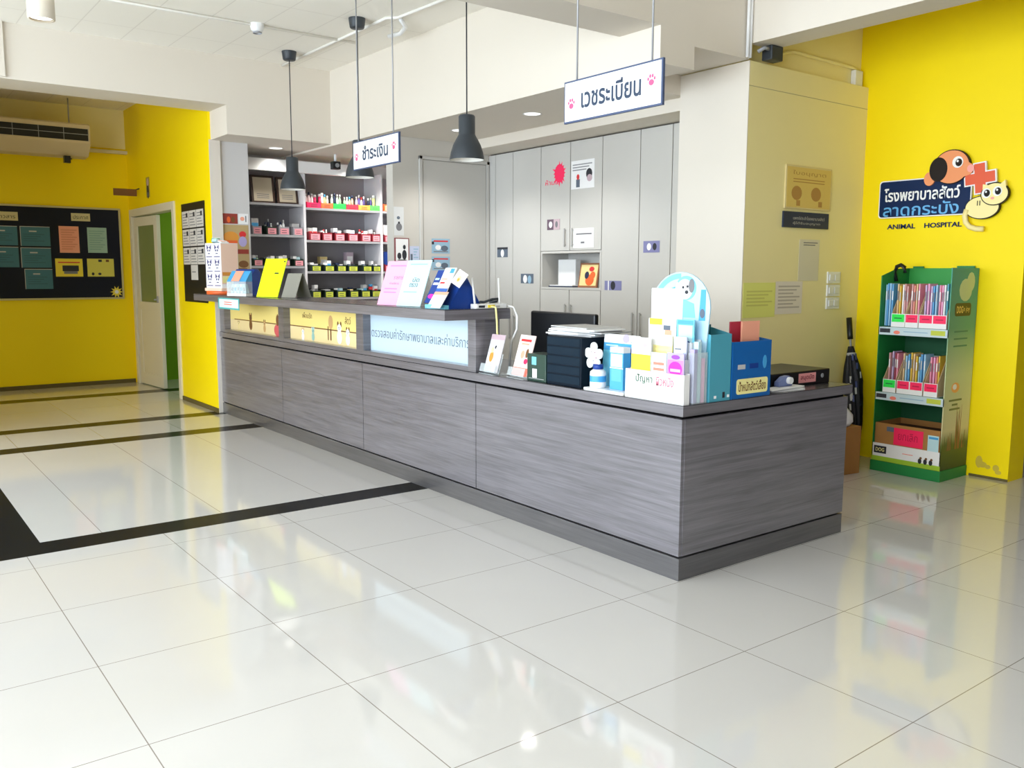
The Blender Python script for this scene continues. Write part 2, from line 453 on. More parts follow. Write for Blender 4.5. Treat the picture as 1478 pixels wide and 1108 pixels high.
# ================================================================== RECEPTION COUNTER
CT = thing('reception_counter', 'long grey wood-laminate reception counter with a raised transaction shelf and picture panels', 'counter', (2.135, 1.6, 0))
seams = [4.372, 2.97, 1.614, 0.294, -1.194]
for i in range(4):
    b = MB(); b.box(2.135, 2.153, seams[i] - .003, seams[i + 1] + .003, .106, .689, WOOD); b.build('front_panel', CT)
MB().box(2.1535, 3.333, -1.194, -1.176, .106, .689, WOOD).build('end_panel', CT)
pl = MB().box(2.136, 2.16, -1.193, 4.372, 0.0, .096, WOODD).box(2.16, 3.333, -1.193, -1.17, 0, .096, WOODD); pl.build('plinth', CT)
cc = MB().box(2.1535, 2.62, -1.1755, 4.372, .012, .70, GROOVE).box(2.62, 3.325, -1.1755, -.62, .012, .70, GROOVE); cc.build('carcass', CT)
lt = MB()
lt.box(2.13, 2.72, -1.20, 4.374, .702, .744, WOOD).box(2.72, 3.36, -1.20, -.56, .702, .744, WOOD)
lt.box(2.132, 2.72, -1.198, 4.374, .744, .747, mat('dark_counter_top', (70, 68, 72), .25)).box(2.72, 3.358, -1.198, -.562, .744, .747, mat('dark_counter_top'))
lt.build('lower_worktop', CT)
# raised part
rb = MB()
rb.box(2.20, 2.30, .33, 4.372, .747, 1.035, WOOD)
for a, b_ in ((4.255, 4.372), (2.92, 3.02), (1.60, 1.70), (.30, .375)): rb.box(2.138, 2.20, a, b_, .747, 1.035, WOOD)
[rb.box(2.138, 2.20, a, b_, .747, .775, WOOD) for a, b_ in ((.375, 1.60), (1.70, 2.92), (3.02, 4.255))]; rb.box(2.20, 2.30, .30, .33, .747, 1.035, WOOD)
rb.build('raised_frame', CT, bevel=.001)
sl = MB().box(1.911, 2.34, .255, 4.372, 1.037, 1.090, WOOD).box(1.913, 2.338, .257, 4.372, 1.090, 1.094, mat('dark_counter_top'))
sl.build('transaction_shelf', CT)
PANY = mat('yellow_picture_panel', (242, 218, 132), .5)
PANC = mat('cream_picture_panel', (238, 214, 158), .5)
PANB = mat('pale_blue_sign_panel', (196, 216, 228), .45)
# picture panels (yellow with cartoon animals on a branch)
def animal(mb, u, v, s, body, ear, c):
    mb.disc(u, v, .5 * s, .62 * s, c, c + .0006, body, 20)
    mb.disc(u, v + .85 * s, .42 * s, .40 * s, c, c + .0007, body, 20)
    mb.disc(u - .3 * s, v + 1.2 * s, .14 * s, .3 * s, c, c + .0006, ear, 12)
    mb.disc(u + .3 * s, v + 1.2 * s, .14 * s, .3 * s, c, c + .0006, ear, 12)
    for q in (-.15, .15): mb.disc(u + q * s, v + .9 * s, .06 * s, .07 * s, c + .0007, c + .0010, INK, 10)
    mb.disc(u, v + .74 * s, .07 * s, .05 * s, c + .0007, c + .0010, INK, 10)
TANP = mat('tan_print', (206, 164, 110), .5)
p1 = MB(MX(2.198)); z0 = .775
p1.box(-4.255, -3.02, z0, 1.036, 0, .004, PANY); p1.box(-4.255, -3.02, z0, .865, .004, .0044, PANC)
p1.box(-4.15, -3.20, .866, .874, .0044, .0052, BROWN)
animal(p1, -3.76, .835, .07, BROWN, BROWN, .0046); animal(p1, -3.45, .82, .05, TANP, BROWN, .0047); animal(p1, -4.05, .80, .04, CREAMP, BROWN, .0046)
p1.disc(-3.17, .82, .075, .05, .0046, .0054, mat('rose_print', (212, 92, 96), .5)); p1.box(-3.175, -3.165, .86, .95, .0046, .0052, BROWN); p1.disc(-3.17, .90, .03, .045, .0048, .0056, BROWN, 14)
p1.build('picture_panel', CT)
p2 = MB(MX(2.198)); p2.box(-2.92, -1.70, z0, 1.036, 0, .004, PANY); p2.box(-2.92, -1.70, z0, .872, .004, .0044, PANC); p2.box(-2.92, -1.70, .872, .880, .0044, .0052, BROWN)
animal(p2, -2.50, .81, .05, mat('mint_print', (150, 190, 180), .5), LBLUE, .0054); p2.disc(-2.2, .93, .035, .05, .0046, .0056, TANP, 16); p2.box(-2.21, -2.19, .80, .93, .0046, .0052, BROWN); p2.box(-2.25, -2.235, .80, .90, .0046, .0052, BROWN); animal(p2, -2.68, .80, .045, PAPER, TANP, .0054); animal(p2, -2.06, .83, .075, PAPER, BROWN, .0054); animal(p2, -1.93, .82, .06, PAPER, BROWN, .0054)
p2.text('เพื่อนรัก', -2.60, .965, .17, .045, .0046, BROWN); p2.text('สัตว์', -1.93, .955, .09, .05, .0046, BROWN)
p2.build('picture_panel', CT)
p3 = MB(MX(2.198)); p3.box(-1.60, -.375, z0, 1.036, 0, .004, PANB)
p3.text('ตรวจสอบค่ารักษาพยาบาลและค่าบริการที่', -.99, .90, 1.19, .068, .0042, mat('slate_lettering', (104, 116, 132), .6), bold=.0)
tag(p3.build('sign_panel', CT), label='pale blue panel with one line of grey lettering')

# ================================================================== CABINETS (record room)
HNDL = mat('pale_grey_handle', (176, 176, 174), .4)
def cabinet(y0, y1, label, doors, niche=None, handles=(), z1=2.345):
    t = thing('storage_cabinet', label, 'cabinet', (4.4, (y0 + y1) / 2, 0), 'grey built-in cabinets of the record room')
    b = MB()
    if niche:
        n0, n1 = niche
        b.box(4.22, 4.60, y0 + .002, y1 - .002, 0, n0, CABGAP).box(4.22, 4.60, y0 + .002, y1 - .002, n1, z1, CABGAP)
        b.box(4.205, 4.60, y0 + .002, y0 + .02, n0, n1, CAB).box(4.205, 4.60, y1 - .02, y1 - .002, n0, n1, CAB).box(4.5, 4.52, y0 + .02, y1 - .02, n0, n1, CAB)
        b.box(4.203, 4.5, y0 + .02, y1 - .02, n0 + .0, n0 + .018, CAB).box(4.203, 4.5, y0 + .02, y1 - .02, n1 - .018, n1, CAB)
    else:
        b.box(4.22, 4.60, y0 + .002, y1 - .002, 0, z1, CABGAP)
    b.build('carcass', t)
    for a, b_, za, zb, hy, hz0, hz1 in doors:
        d = MB().box(4.2, 4.219, a + .003, b_ - .003, za + .003, zb - .003, CAB).build('door', t, bevel=.002)
        if hy:
            MB().box(4.178, 4.188, hy - .006, hy + .006, hz0, hz1, HNDL).box(4.186, 4.2, hy - .005, hy + .005, hz0 + .01, hz0 + .02, HNDL).box(4.186, 4.2, hy - .005, hy + .005, hz1 - .02, hz1 - .01, HNDL).build('handle', d, bevel=.002)
    return t
cabinet(2.295, 3.048, 'tall two-door grey cabinet next to the record room door', [(2.947, 3.048, 0.05, 2.34, None, 0, 0), (2.686, 2.947, .05, 2.34, 2.715, .70, .91), (2.295, 2.686, .05, 2.34, 2.655, .70, .91)])
cabinet(1.535, 2.293, 'grey cabinet with an open niche holding a framed picture', [(1.915, 2.293, 1.467, 2.34, 1.965, 1.50, 1.65), (1.535, 1.912, 1.467, 2.34, 1.87, 1.50, 1.65), (1.915, 2.293, .05, 1.15, 1.95, .85, 1.03), (1.535, 1.912, .05, 1.15, 1.88, .85, 1.03)], niche=(1.15, 1.467))
cabinet(.807, 1.533, 'tall two-door grey cabinet between the niche cabinet and the pier', [(1.126, 1.533, .05, 2.34, 1.165, .81, .99), (.807, 1.124, .05, 2.34, 1.085, .81, .99)])
cabinet(.425, .805, 'tall single-door grey cabinet mostly hidden behind the white pier', [(.425, .805, .05, 2.34, .77, .81, .99)])
struct('trim_10', MB().box(3.90, 4.62, .42, 3.05, 2.348, 2.43, WHITE))

# ================================================================== flat notices, photos, posters
def sheet(name, label, cat, M, u0, u1, v0, v1, base, gfx=(), th=.0016, group=None, w0=.0005, texts=(), lines=(), parent=None):
    """a thin printed sheet; gfx patches in 0..1 of the sheet: ('r',a,b,c,d,mat) or ('c',a,b,ra,rb,mat)"""
    mb = MB(M); W = u1 - u0; H = v1 - v0
    mb.box(u0, u1, v0, v1, w0, w0 + th, base)
    k = w0 + th
    for i, g in enumerate(gfx):
        d = k + .0003 * (i % 4)
        if g[0] == 'r': mb.box(u0 + g[1] * W, u0 + g[2] * W, v0 + g[3] * H, v0 + g[4] * H, k, d + .0004, g[5])
        else: mb.disc(u0 + g[1] * W, v0 + g[2] * H, g[3] * W, g[4] * W, k, d + .0004, g[5], 16)
    for a, b, c, d, n, m_ in lines:       # printed rows
        for j in range(n):
            y = v0 + (d - (d - c) * (j + .5) / n) * H
            mb.box(u0 + a * W, u0 + (b - .12 * ((j * 7) % 3)) * W, y - .22 * (d - c) * H / n, y + .22 * (d - c) * H / n, k, k + .0004, m_)
    for body, cu, cv, w, h, m_ in texts:
        mb.text(body, u0 + cu * W, v0 + cv * H, w * W, h * H, k + .0003, m_)
    o = mb.build(name, parent)
    if cat: tag(o, label, cat, group)
    return o
def shx(n, l, c, x, y0, y1, z0, z1, base, **k): return sheet(n, l, c, MX(x), -max(y0, y1), -min(y0, y1), z0, z1, base, **k)
def shy(n, l, c, y, x0, x1, z0, z1, base, **k): return sheet(n, l, c, MY(y), x0, x1, z0, z1, base, **k)
SLATE = mat('slate_print', (92, 104, 120), .6); MISTB = mat('mist_blue_print', (150, 184, 206), .5)
INKG = mat('grey_print', (120, 120, 124), .6)
# record room
gP = 'small photos stuck on the grey cabinets'
shx('photo_print', 'blue-grey photo high on the narrow cabinet door beside the room door', 'photo', 4.2, 2.915, 2.757, 1.425, 1.514, SLATE, gfx=[('c', .5, .4, .16, .22, PAPER), ('r', 0, 1, .8, 1, INK)], group=gP)
shx('photo_print', 'blue-grey photo below mid-height on the wide cabinet door, above the monitor', 'photo', 4.2, 2.563, 2.385, 1.195, 1.278, SLATE, gfx=[('c', .35, .45, .16, .2, PAPER), ('c', .7, .4, .14, .2, MISTB)], group=gP)
shx('photo_print', 'dark photo pair above the open niche, under the red splash sticker', 'photo', 4.2, 2.203, 2.039, 1.644, 1.731, mat('plum_print', (104, 84, 100), .5), gfx=[('r', .52, 1, 0, 1, mat('rose_grey_print', (196, 172, 180), .5)), ('c', .28, .5, .14, .16, PAPER), ('c', .75, .5, .1, .16, INKG)], group=gP)
shx('photo_print', 'violet-grey photo low beside the niche, to the pier side', 'photo', 4.2, 1.486, 1.298, 1.154, 1.227, mat('violet_grey_print', (128, 128, 170), .5), gfx=[('c', .5, .5, .14, .18, INK), ('r', .2, .26, 0, 1, PAPER)], group=gP)
shx('photo_print', 'violet-grey photo high on the cabinet nearest the white pier', 'photo', 4.2, 1.073, .909, 1.438, 1.523, mat('violet_grey_print'), gfx=[('c', .35, .5, .13, .16, PAPER), ('c', .7, .5, .12, .16, INK)], group=gP)
sp = MB(MX(4.2))
sp.disc(-2.05, 2.10, .062, .075, 0, .001, PINKR, 20)
rr = random.Random(3)
for i in range(16):
    a = i * 2 * math.pi / 16; r = .07 + rr.random() * .035
    ca, sa = math.cos(a), math.sin(a)
    sp.prism([(-2.05 + ca * .05 - sa * .012, 2.10 + sa * .055 + ca * .012), (-2.05 + ca * r, 2.10 + sa * r * 1.1), (-2.05 + ca * .05 + sa * .012, 2.10 + sa * .055 - ca * .012)], 0, .0009, PINKR)
sp.text('ห้ามเข้า', -2.12, 2.035, .22, .045, .001, PINKR)
tag(sp.build('splash_sticker'), 'red paint-splash sticker with a line of red writing on the cabinet', 'sticker')
shx('notice_sheet', 'white notice with two small pictures next to the red splash sticker', 'notice', 4.2, 1.9, 1.623, 1.957, 2.181, PAPER, lines=[(.06, .9, .62, .9, 3, mat('mid_grey_print', (150, 150, 154), .6))], gfx=[('r', .22, .38, .06, .34, SLATE), ('c', .3, .42, .06, .08, RED), ('c', .78, .5, .13, .15, INK), ('c', .8, .35, .11, .1, mat('rose_grey_print'))])
shx('notice_sheet', 'white printed notice on the cabinet door just over the niche', 'notice', 4.2, 1.87, 1.62, 1.488, 1.644, PAPER, lines=[(.15, .9, .62, .8, 1, INKG)], gfx=[('r', .38, .56, .22, .32, INKG)])
gN = 'blue notices on the record room door'
for i, (z0, z1, l) in enumerate(((1.454, 1.583, 'blue-white printed notice on the grey door, upper of two'), (1.306, 1.427, 'blue-white printed notice on the grey door, lower of two'))):
    shy('door_notice', l, 'notice', 3.038, 3.574, 3.762, z0, z1, MISTB, gfx=[('r', .1, .9, .78, .88, RED), ('r', 0, .12, .6, .8, INK), ('c', .35, .4, .16, .12, PAPER), ('c', .7, .35, .2, .13, SLATE)], lines=[(.1, .9, .05, .2, 1, INKG)], group=gN)
shy('photo_sheet', 'grey sheet of pet pictures high on the narrow wall beside the dispensary', 'poster', 3.05, 3.205, 3.302, 1.6, 1.841, mat('pale_grey_paper', (212, 214, 214), .6), gfx=[('c', .45, .62, .16, .14, SLATE), ('c', .5, .3, .3, .34, INKG), ('c', .5, .45, .1, .1, INK)])
shy('framed_poster', 'red-edged poster of a black dog on the narrow wall', 'poster', 3.05, 3.207, 3.347, 1.376, 1.58, mat('dark_red_edge', (130, 60, 66), .5), th=.008, gfx=[('r', .06, .94, .04, .96, PAPER), ('c', .66, .3, .16, .3, INK), ('c', .66, .62, .1, .14, INK), ('c', .3, .25, .14, .2, INK), ('r', .2, .8, .06, .1, INKG)])
shy('leaflet_sheet', 'pale blue leaflet beside the black dog poster', 'notice', 3.05, 3.356, 3.452, 1.377, 1.513, mat('pale_violet_paper', (196, 204, 228), .6), gfx=[('r', .1, .3, .1, .5, SLATE)], lines=[(.4, .9, .2, .9, 4, MISTB)])
# niche contents
fp = thing('framed_picture', 'framed cartoon picture leaning inside the cabinet niche', 'picture', (4.27, 1.755, 1.168))
MLf = lean_frame((4.255, 1.755, 1.17), 0, 10)
q = MB(MLf); q.box(-.115, .115, 0, .2, -.01, 0, mat('brown_frame_wood', (150, 96, 66), .5)); q.build('frame', fp)
q = MB(MLf); q.box(-.1, .1, .014, .186, 0, .002, CREAMP); q.disc(.02, .06, .05, .045, .002, .003, ORNG); q.disc(.05, .1, .03, .03, .002, .0034, ORNG); q.disc(-.02, .1, .025, .03, .002, .003, NAVY); q.disc(.03, .15, .03, .02, .002, .003, RED); q.build('print', fp)
q = MB(); q.box(4.215, 4.305, 1.89, 2.20, 1.1685, 1.178, NAVY).box(4.22, 4.30, 1.90, 2.19, 1.178, 1.186, PAPER); tag(q.build('document_folder'), 'dark folder with papers lying on the niche shelf', 'folder')
q = MB(); q.box(4.32, 4.38, 1.975, 2.2, 1.1695, 1.40, WPL); tag(q.build('file_box', bevel=.006), 'white file box standing at the back of the niche', 'box')

# ---- cream wall
yf = -.1255
ys = thing('wall_certificate', 'yellowed framed sheet on the cream wall above the navy plaque', 'certificate', (4.47, yf, 1.70))
MB(MY(yf)).box(4.224, 4.722, 1.70, 1.973, 0, .012, mat('pale_frame', (224, 206, 150), .5)).build('frame', ys, bevel=.002)
q = MB(MY(yf)); q.box(4.236, 4.71, 1.71, 1.962, .012, .0135, mat('aged_paper', (226, 198, 110), .6))
AG = mat('aged_ink', (184, 140, 74), .7)
q.text('ใบอนุญาต', 4.473, 1.925, .36, .035, .0136, AG)
for z in (1.885, 1.868): q.box(4.30, 4.64, z, z + .006, .0135, .014, AG)
for cx in (4.34, 4.55): q.disc(cx, 1.80, .055, .045, .0135, .0142, AG, 16)
for cx in (4.36, 4.6): q.box(cx - .02, cx + .02, 1.72, 1.755, .0135, .0141, AG)
q.build('paper_print', ys)
shy('navy_plaque', 'navy plaque with two lines of pale lettering under the yellowed sheet', 'plaque', yf, 4.216, 4.708, 1.581, 1.682, NAVY, th=.012, texts=[('แพทย์ประจำโรงพยาบาลสัตว์', .55, .62, .7, .22, LGREY), ('ผู้ได้รับอนุญาต', .5, .28, .6, .2, LGREY)])
shy('notice_sheet', 'blank-looking white sheet taped under the navy plaque', 'notice', yf, 4.41, 4.633, 1.24, 1.509, mat('off_white_paper', (222, 216, 190), .6), lines=[(.2, .9, .84, .95, 2, INKG)])
shy('notice_sheet', 'yellow-green paper taped on the cream wall near the pier edge', 'notice', yf, 3.855, 4.175, 1.012, 1.23, mat('lime_paper', (236, 238, 130), .6), lines=[(.1, .9, .3, .8, 5, mat('lime_print', (214, 214, 112), .6))])
shy('notice_sheet', 'grey-white printed paper beside the yellow-green one', 'notice', yf, 4.178, 4.463, 1.027, 1.237, mat('grey_white_paper', (232, 224, 208), .6), lines=[(.1, .9, .15, .9, 7, mat('faint_print', (190, 180, 164), .6))])
for i, z in enumerate((1.222, 1.135, 1.049)):
    o = thing('light_switch', ('topmost', 'middle', 'lowest')[i] + ' of the three white switch plates on the cream wall', 'switch', (4.82, yf, z), 'white switch plates on the cream wall')
    MB(MY(yf)).box(4.735, 4.885, z, z + .078, 0, .01, WPL).build('plate', o, bevel=.002)
    for j in range(2): MB(MY(yf)).box(4.752 + j * .062, 4.802 + j * .062, z + .018, z + .06, .01, .016, WPL).build('rocker', o, bevel=.002)
# junction box, conduit, trunking on the cream wall
o = thing('conduit_box', 'grey metal box with a clamp where the white conduits end', 'box', (4.0, -.17, 2.55))
MB().box(3.95, 4.06, -.20, -.125, 2.56, 2.645, DK).build('box_body', o, bevel=.006)
MB().tube([(3.88, -.15, 2.60), (3.9, -.18, 2.62), (3.95, -.18, 2.62)], .012, STEEL).build('clamp', o)
tag(MB().tube([(4.06, -.075, 2.585), (4.12, -.075, 2.59), (4.24, -.075, 2.66), (4.34, -.075, 2.68), (5.0, -.075, 2.675), (5.09, -.075, 2.66)], .012, CREAM).build('wall_conduit'), 'cream conduit running along the top of the cream wall', 'conduit')
tag(MB().box(5.0, 5.09, -.10, -.062, 2.556, 2.66, WPL).build('trunking_end', bevel=.006), 'short white trunking piece in the upper corner by the yellow wall', 'trunking')
gV = 'white conduits dropping to the pier top'
for i, x in enumerate((3.80, 3.825)):
    tag(MB().tube([(x, -.138, 3.09), (x, -.138, 2.56)], .010, WPL).build('vertical_conduit'), ('white vertical conduit farther from the passage beam', 'white vertical conduit touching the passage beam')[i], 'conduit', gV)

# ---- logo sign on the yellow wall (raised letters, dog, cat and cross)
lg = thing('logo_sign', 'raised wall sign with navy plate, dog head, orange cross and cream cat', 'sign', (5.1, -.65, 1.56))
ML_ = MX(5.124)
def rrect(u0, u1, v0, v1, r, n=6):
    p = []
    for cx, cy, a in ((u1 - r, v1 - r, 0), (u0 + r, v1 - r, 90), (u0 + r, v0 + r, 180), (u1 - r, v0 + r, 270)):
        p += [(cx + r * math.cos(math.radians(a + 90 * i / n)), cy + r * math.sin(math.radians(a + 90 * i / n))) for i in range(n + 1)]
    return p
LNAVY = mat('logo_navy', (6, 34, 76), .5, spec=.2); LCYAN = mat('logo_pale_blue', (96, 172, 226), .4); LOR = mat('logo_peach', (238, 148, 92), .45)
LRED = mat('logo_orange_red', (226, 84, 40), .45); LCAT = mat('logo_cream', (248, 230, 158), .45); LDARK = mat('logo_dark_brown', (30, 20, 14), .5, spec=.2)
q = MB(ML_); q.prism(rrect(.262, .88, 1.660, 1.908, .022), .012, .026, PAPER); q.prism(rrect(.269, .874, 1.667, 1.901, .019), .012, .028, LNAVY)
q.text('โรงพยาบาลสัตว์', .556, 1.812, .51, .088, .0286, PAPER, bold=.022); q.text('ลาดกระบัง', .553, 1.713, .51, .085, .0286, LCYAN, bold=.012)
q.build('name_plate', lg)
q = MB(ML_); q.text('ANIMAL', .418, 1.603, .198, .032, .002, LNAVY, depth=.003, bold=.03); q.text('HOSPITAL', .70, 1.603, .245, .032, .002, LNAVY, depth=.003, bold=.03)
q.build('letters', lg)
q = MB(ML_); q.disc(.748, 1.962, .118, .108, .016, .037, LDARK, 36); q.disc(.748, 1.962, .112, .102, .02, .040, LOR, 36)
q.prism([(.82, 2.02), (.86, 1.98), (.885, 1.96), (.888, 1.93), (.87, 1.905), (.80, 1.885)], .02, .0395, LOR); q.disc(.872, 1.942, .022, .024, .039, .0405, mat('logo_pink', (244, 160, 150), .4), 16)
q.disc(.612, 1.898, .036, .044, .016, .0405, LOR, 20); q.disc(.668, 1.952, .058, .076, .04, .0425, LDARK, 28)
q.disc(.79, 1.988, .034, .036, .04, .0425, PAPER, 20); q.disc(.797, 1.985, .021, .024, .0425, .0435, LDARK, 16); q.disc(.790, 1.994, .007, .008, .0436, .0445, PAPER, 10)
q.build('dog_head', lg)
def cross(u, v, a, b, c0, c1, m_, tilt=.1):
    pts = [(-b, a), (b, a), (b, b), (a, b), (a, -b), (b, -b), (b, -a), (-b, -a), (-b, -b), (-a, -b), (-a, b), (-b, b)]
    ct, st = math.cos(tilt), math.sin(tilt)
    return [(u + x * ct - y * st, v + x * st + y * ct) for x, y in pts], c0, c1, m_
q = MB(ML_); q.prism(*cross(.93, 1.878, .098, .040, .016, .032, PAPER)); q.prism(*cross(.93, 1.878, .090, .032, .016, .034, LRED)); q.build('cross', lg)
q = MB(ML_)
q.disc(.955, 1.698, .106, .073, .016, .0355, LDARK, 32); q.disc(.955, 1.698, .100, .067, .02, .038, LCAT, 32)
q.disc(1.028, 1.775, .084, .070, .02, .042, LDARK, 32); q.disc(1.028, 1.775, .078, .064, .02, .044, LCAT, 32)
q.prism([(.955, 1.80), (.955, 1.838), (1.0, 1.826)], .02, .0435, LCAT); q.prism([(1.055, 1.83), (1.086, 1.855), (1.095, 1.80)], .02, .0435, LCAT)
for a, b_ in ((.980, 1.782), (1.045, 1.790)):
    q.disc(a, b_, .028, .030, .044, .046, PAPER, 18); q.disc(a + .004, b_, .018, .022, .046, .047, LDARK, 14); q.disc(a - .001, b_ + .008, .006, .007, .0471, .0478, PAPER, 8)
q.disc(1.018, 1.75, .011, .008, .044, .046, mat('logo_pink'), 10)
q.tube([(.862, 1.69, .032), (.852, 1.65, .032), (.86, 1.61, .032), (.885, 1.582, .032), (.925, 1.568, .032), (.972, 1.566, .032)], .017, LCAT, 10)
for k in range(2): q.box(.925 + k * .014, .930 + k * .014, 1.71, 1.74, .038, .0395, LDARK)
q.build('cat_figure', lg)

# ---- corridor: notice board, poster grid, small signs, air conditioner
nb = thing('notice_board', 'long navy felt notice board on the yellow back wall', 'board', (1.2, 7.2, 1.0))
MB(MY(7.2)).box(.30, 1.98, .995, 1.975, 0, .02, BOARDB).build('felt_panel', nb)
q = MB(MY(7.2)); FRM = mat('pale_alu_frame', (196, 186, 130), .4)
q.box(.28, 2.0, 1.975, 1.995, 0, .028, FRM).box(.28, 2.0, .975, .995, 0, .028, FRM).box(.28, .30, .995, 1.975, 0, .028, FRM).box(1.98, 2.0, .995, 1.975, 0, .028, FRM); q.build('frame', nb)
yb_ = 7.18; gB = 'sheets pinned on the navy board'
BE = mat('aged_card', (206, 196, 150), .6)
shy('title_card', 'cream title card above the teal sheets on the navy board', 'card', yb_, .72, .97, 1.822, 1.913, BE, texts=[('ข่าวสาร', .55, .5, .7, .5, INK)], group=gB)
shy('title_card', 'cream title card above the pink and mint sheets', 'card', yb_, 1.489, 1.682, 1.84, 1.925, BE, texts=[('ประกาศ', .5, .5, .8, .5, INK)], group=gB)
for i, (a, b, c, d, l) in enumerate(((.70, .955, 1.561, 1.765, 'teal landscape sheet, top row, cut by the photo edge'), (.98, 1.269, 1.557, 1.767, 'teal landscape sheet in the top row next to the pink sheet'), (.69, .955, 1.328, 1.545, 'teal landscape sheet, middle row, cut by the photo edge'), (.975, 1.268, 1.325, 1.54, 'teal landscape sheet, middle row, beside the yellow card'), (.999, 1.27, 1.095, 1.311, 'teal landscape sheet alone in the lowest row'))):
    shy('pinned_sheet', l, 'sheet', yb_, a, b, c, d, SHEETB, gfx=[('r', 0, 1, .97, 1, LGREY), ('r', 0, .02, 0, 1, LGREY), ('r', .3, .55, .72, .78, LGREY)], lines=[(.1, .8, .2, .65, 4, mat('dim_teal_print', (50, 98, 116), .5))], group=gB)
shy('pinned_sheet', 'salmon portrait sheet pinned on the navy board', 'sheet', yb_, 1.357, 1.557, 1.49, 1.78, SALM, lines=[(.1, .9, .1, .9, 9, mat('dusty_salmon_print', (224, 146, 120), .6))], group=gB)
shy('pinned_sheet', 'mint portrait sheet pinned on the navy board', 'sheet', yb_, 1.643, 1.845, 1.494, 1.774, mat('mint_paper', (160, 192, 176), .6), lines=[(.1, .9, .1, .9, 9, mat('mint_line_print', (136, 170, 156), .6))], group=gB)
shy('picture_card', 'yellow card with a dark strip of pictures on the navy board', 'card', yb_, 1.303, 1.578, 1.229, 1.426, YELP, gfx=[('r', .25, .85, .3, .62, INK), ('r', .3, .8, .15, .3, INKG), ('r', .1, .9, .76, .82, RED)], group=gB)
shy('picture_card', 'yellow card with small black animal shapes, near the star', 'card', yb_, 1.625, 1.905, 1.229, 1.429, mat('lemon_card', (222, 212, 92), .6), gfx=[('c', .2, .15, .05, .06, INK), ('c', .45, .15, .06, .05, INK), ('r', .42, .55, .82, .95, INK), ('r', .7, .82, .82, .95, BROWN)], group=gB)
st = MB(MY(yb_)); P = []
for i in range(20):
    r = .07 if i % 2 == 0 else .036
    P.append((1.92 + r * math.cos(i * math.pi / 10), 1.055 + r * math.sin(i * math.pi / 10)))
st.prism(P, .0005, .004, mat('star_yellow_foam', (236, 216, 70), .6)); st.disc(1.92, 1.055, .02, .02, .004, .006, PAPER)
tag(st.build('star_decoration'), 'yellow flower-star stuck on the lower corner of the navy board', 'decoration')
pg = thing('poster_board', 'black-framed board with rows of white pages beside the open door', 'board', (2.1, 4.9, 1.0))
q = MB(MX(2.1)); q.box(-5.21, -4.55, 1.0, 1.93, 0, .012, BLK); q.build('frame_board', pg)
for r in range(3):
    for c in range(3):
        z = 1.70 - r * .172; u = -5.19 + c * .212
        k = MB(MX(2.1)); k.box(u, u + .20, z, z + .158, .012, .0135, mat('grey_white_page', (206, 202, 196), .6))
        for j in range(5): k.box(u + .02, u + .18 - .02 * (j % 3), z + .02 + j * .026, z + .028 + j * .026, .0135, .0139, INKG)
        k.box(u + .12, u + .17, z + .10, z + .14, .0135, .014, INK)
        k.build('page', pg)
k = MB(MX(2.1)); k.box(-4.98, -4.78, 1.21, 1.35, .012, .0135, mat('grey_white_page')); k.box(-4.95, -4.84, 1.28, 1.29, .0135, .014, INKG); k.build('page', pg)
shx('door_sign', 'small printed sign of a standing animal above the corridor door', 'sign', 2.1, 6.43, 6.30, 2.075, 2.285, mat('mustard_grey_card', (176, 160, 60), .6), gfx=[('c', .5, .3, .3, .6, INK), ('c', .5, .75, .28, .3, mat('rose_grey_print')), ('r', .3, .7, .05, .25, SLATE)])
ps = thing('projecting_sign', 'small brown sign projecting from the corridor wall above the door', 'sign', (1.95, 6.7, 2.12))
MB().box(1.83, 2.07, 6.70, 6.712, 2.105, 2.18, BROWN).build('sign_plate', ps); MB().tube([(2.05, 6.706, 2.17), (2.1, 6.706, 2.19)], .006, DK).build('bracket', ps)
ac = thing('air_conditioner', 'long beige air conditioner hung below the corridor ceiling', 'air conditioner', (.8, 6.75, 2.47))
ACB = mat('aged_beige_plastic', (206, 188, 152), .5); M_ = I4
prof = [(6.50, 2.60), (6.50, 2.785), (6.53, 2.80), (7.10, 2.80), (7.10, 2.55), (6.98, 2.50), (6.80, 2.47), (6.64, 2.48)]
Fp = frame((0, 0, 0), (0, 1, 0), (0, 0, 1), (1, 0, 0))
MB(Fp).prism(prof, -.3, 1.59, ACB).build('housing', ac, bevel=.008)
q = MB(MY(6.5)); q.box(-.28, 1.565, 2.625, 2.745, 0, .004, BLK); q.box(-.28, 1.565, 2.685, 2.69, .004, .012, STEEL)
for k in range(9): q.box(-.28 + k * .2305, -.276 + k * .2305, 2.625, 2.745, .004, .010, STEEL)
q.build('louvre', ac)
for u in (1.45, -.1): MB().tube([(u, 6.8, 2.80), (u, 6.8, 3.09)], .007, STEEL).build('hanger_rod', ac)
MB().box(1.34, 1.40, 6.56, 6.62, 2.40, 2.47, BLK).build('drain_cap', ac)
MB().tube([(1.37, 6.62, 2.44), (1.45, 6.8, 2.47), (1.52, 7.02, 2.55)], .012, DK).build('drain_hose', ac)
tag(MB().tube([(-2, 4.6, 3.06), (2.09, 4.6, 3.06)], .012, CREAM).build('corridor_conduit'), 'cream conduit along the corridor ceiling behind the beam', 'conduit')

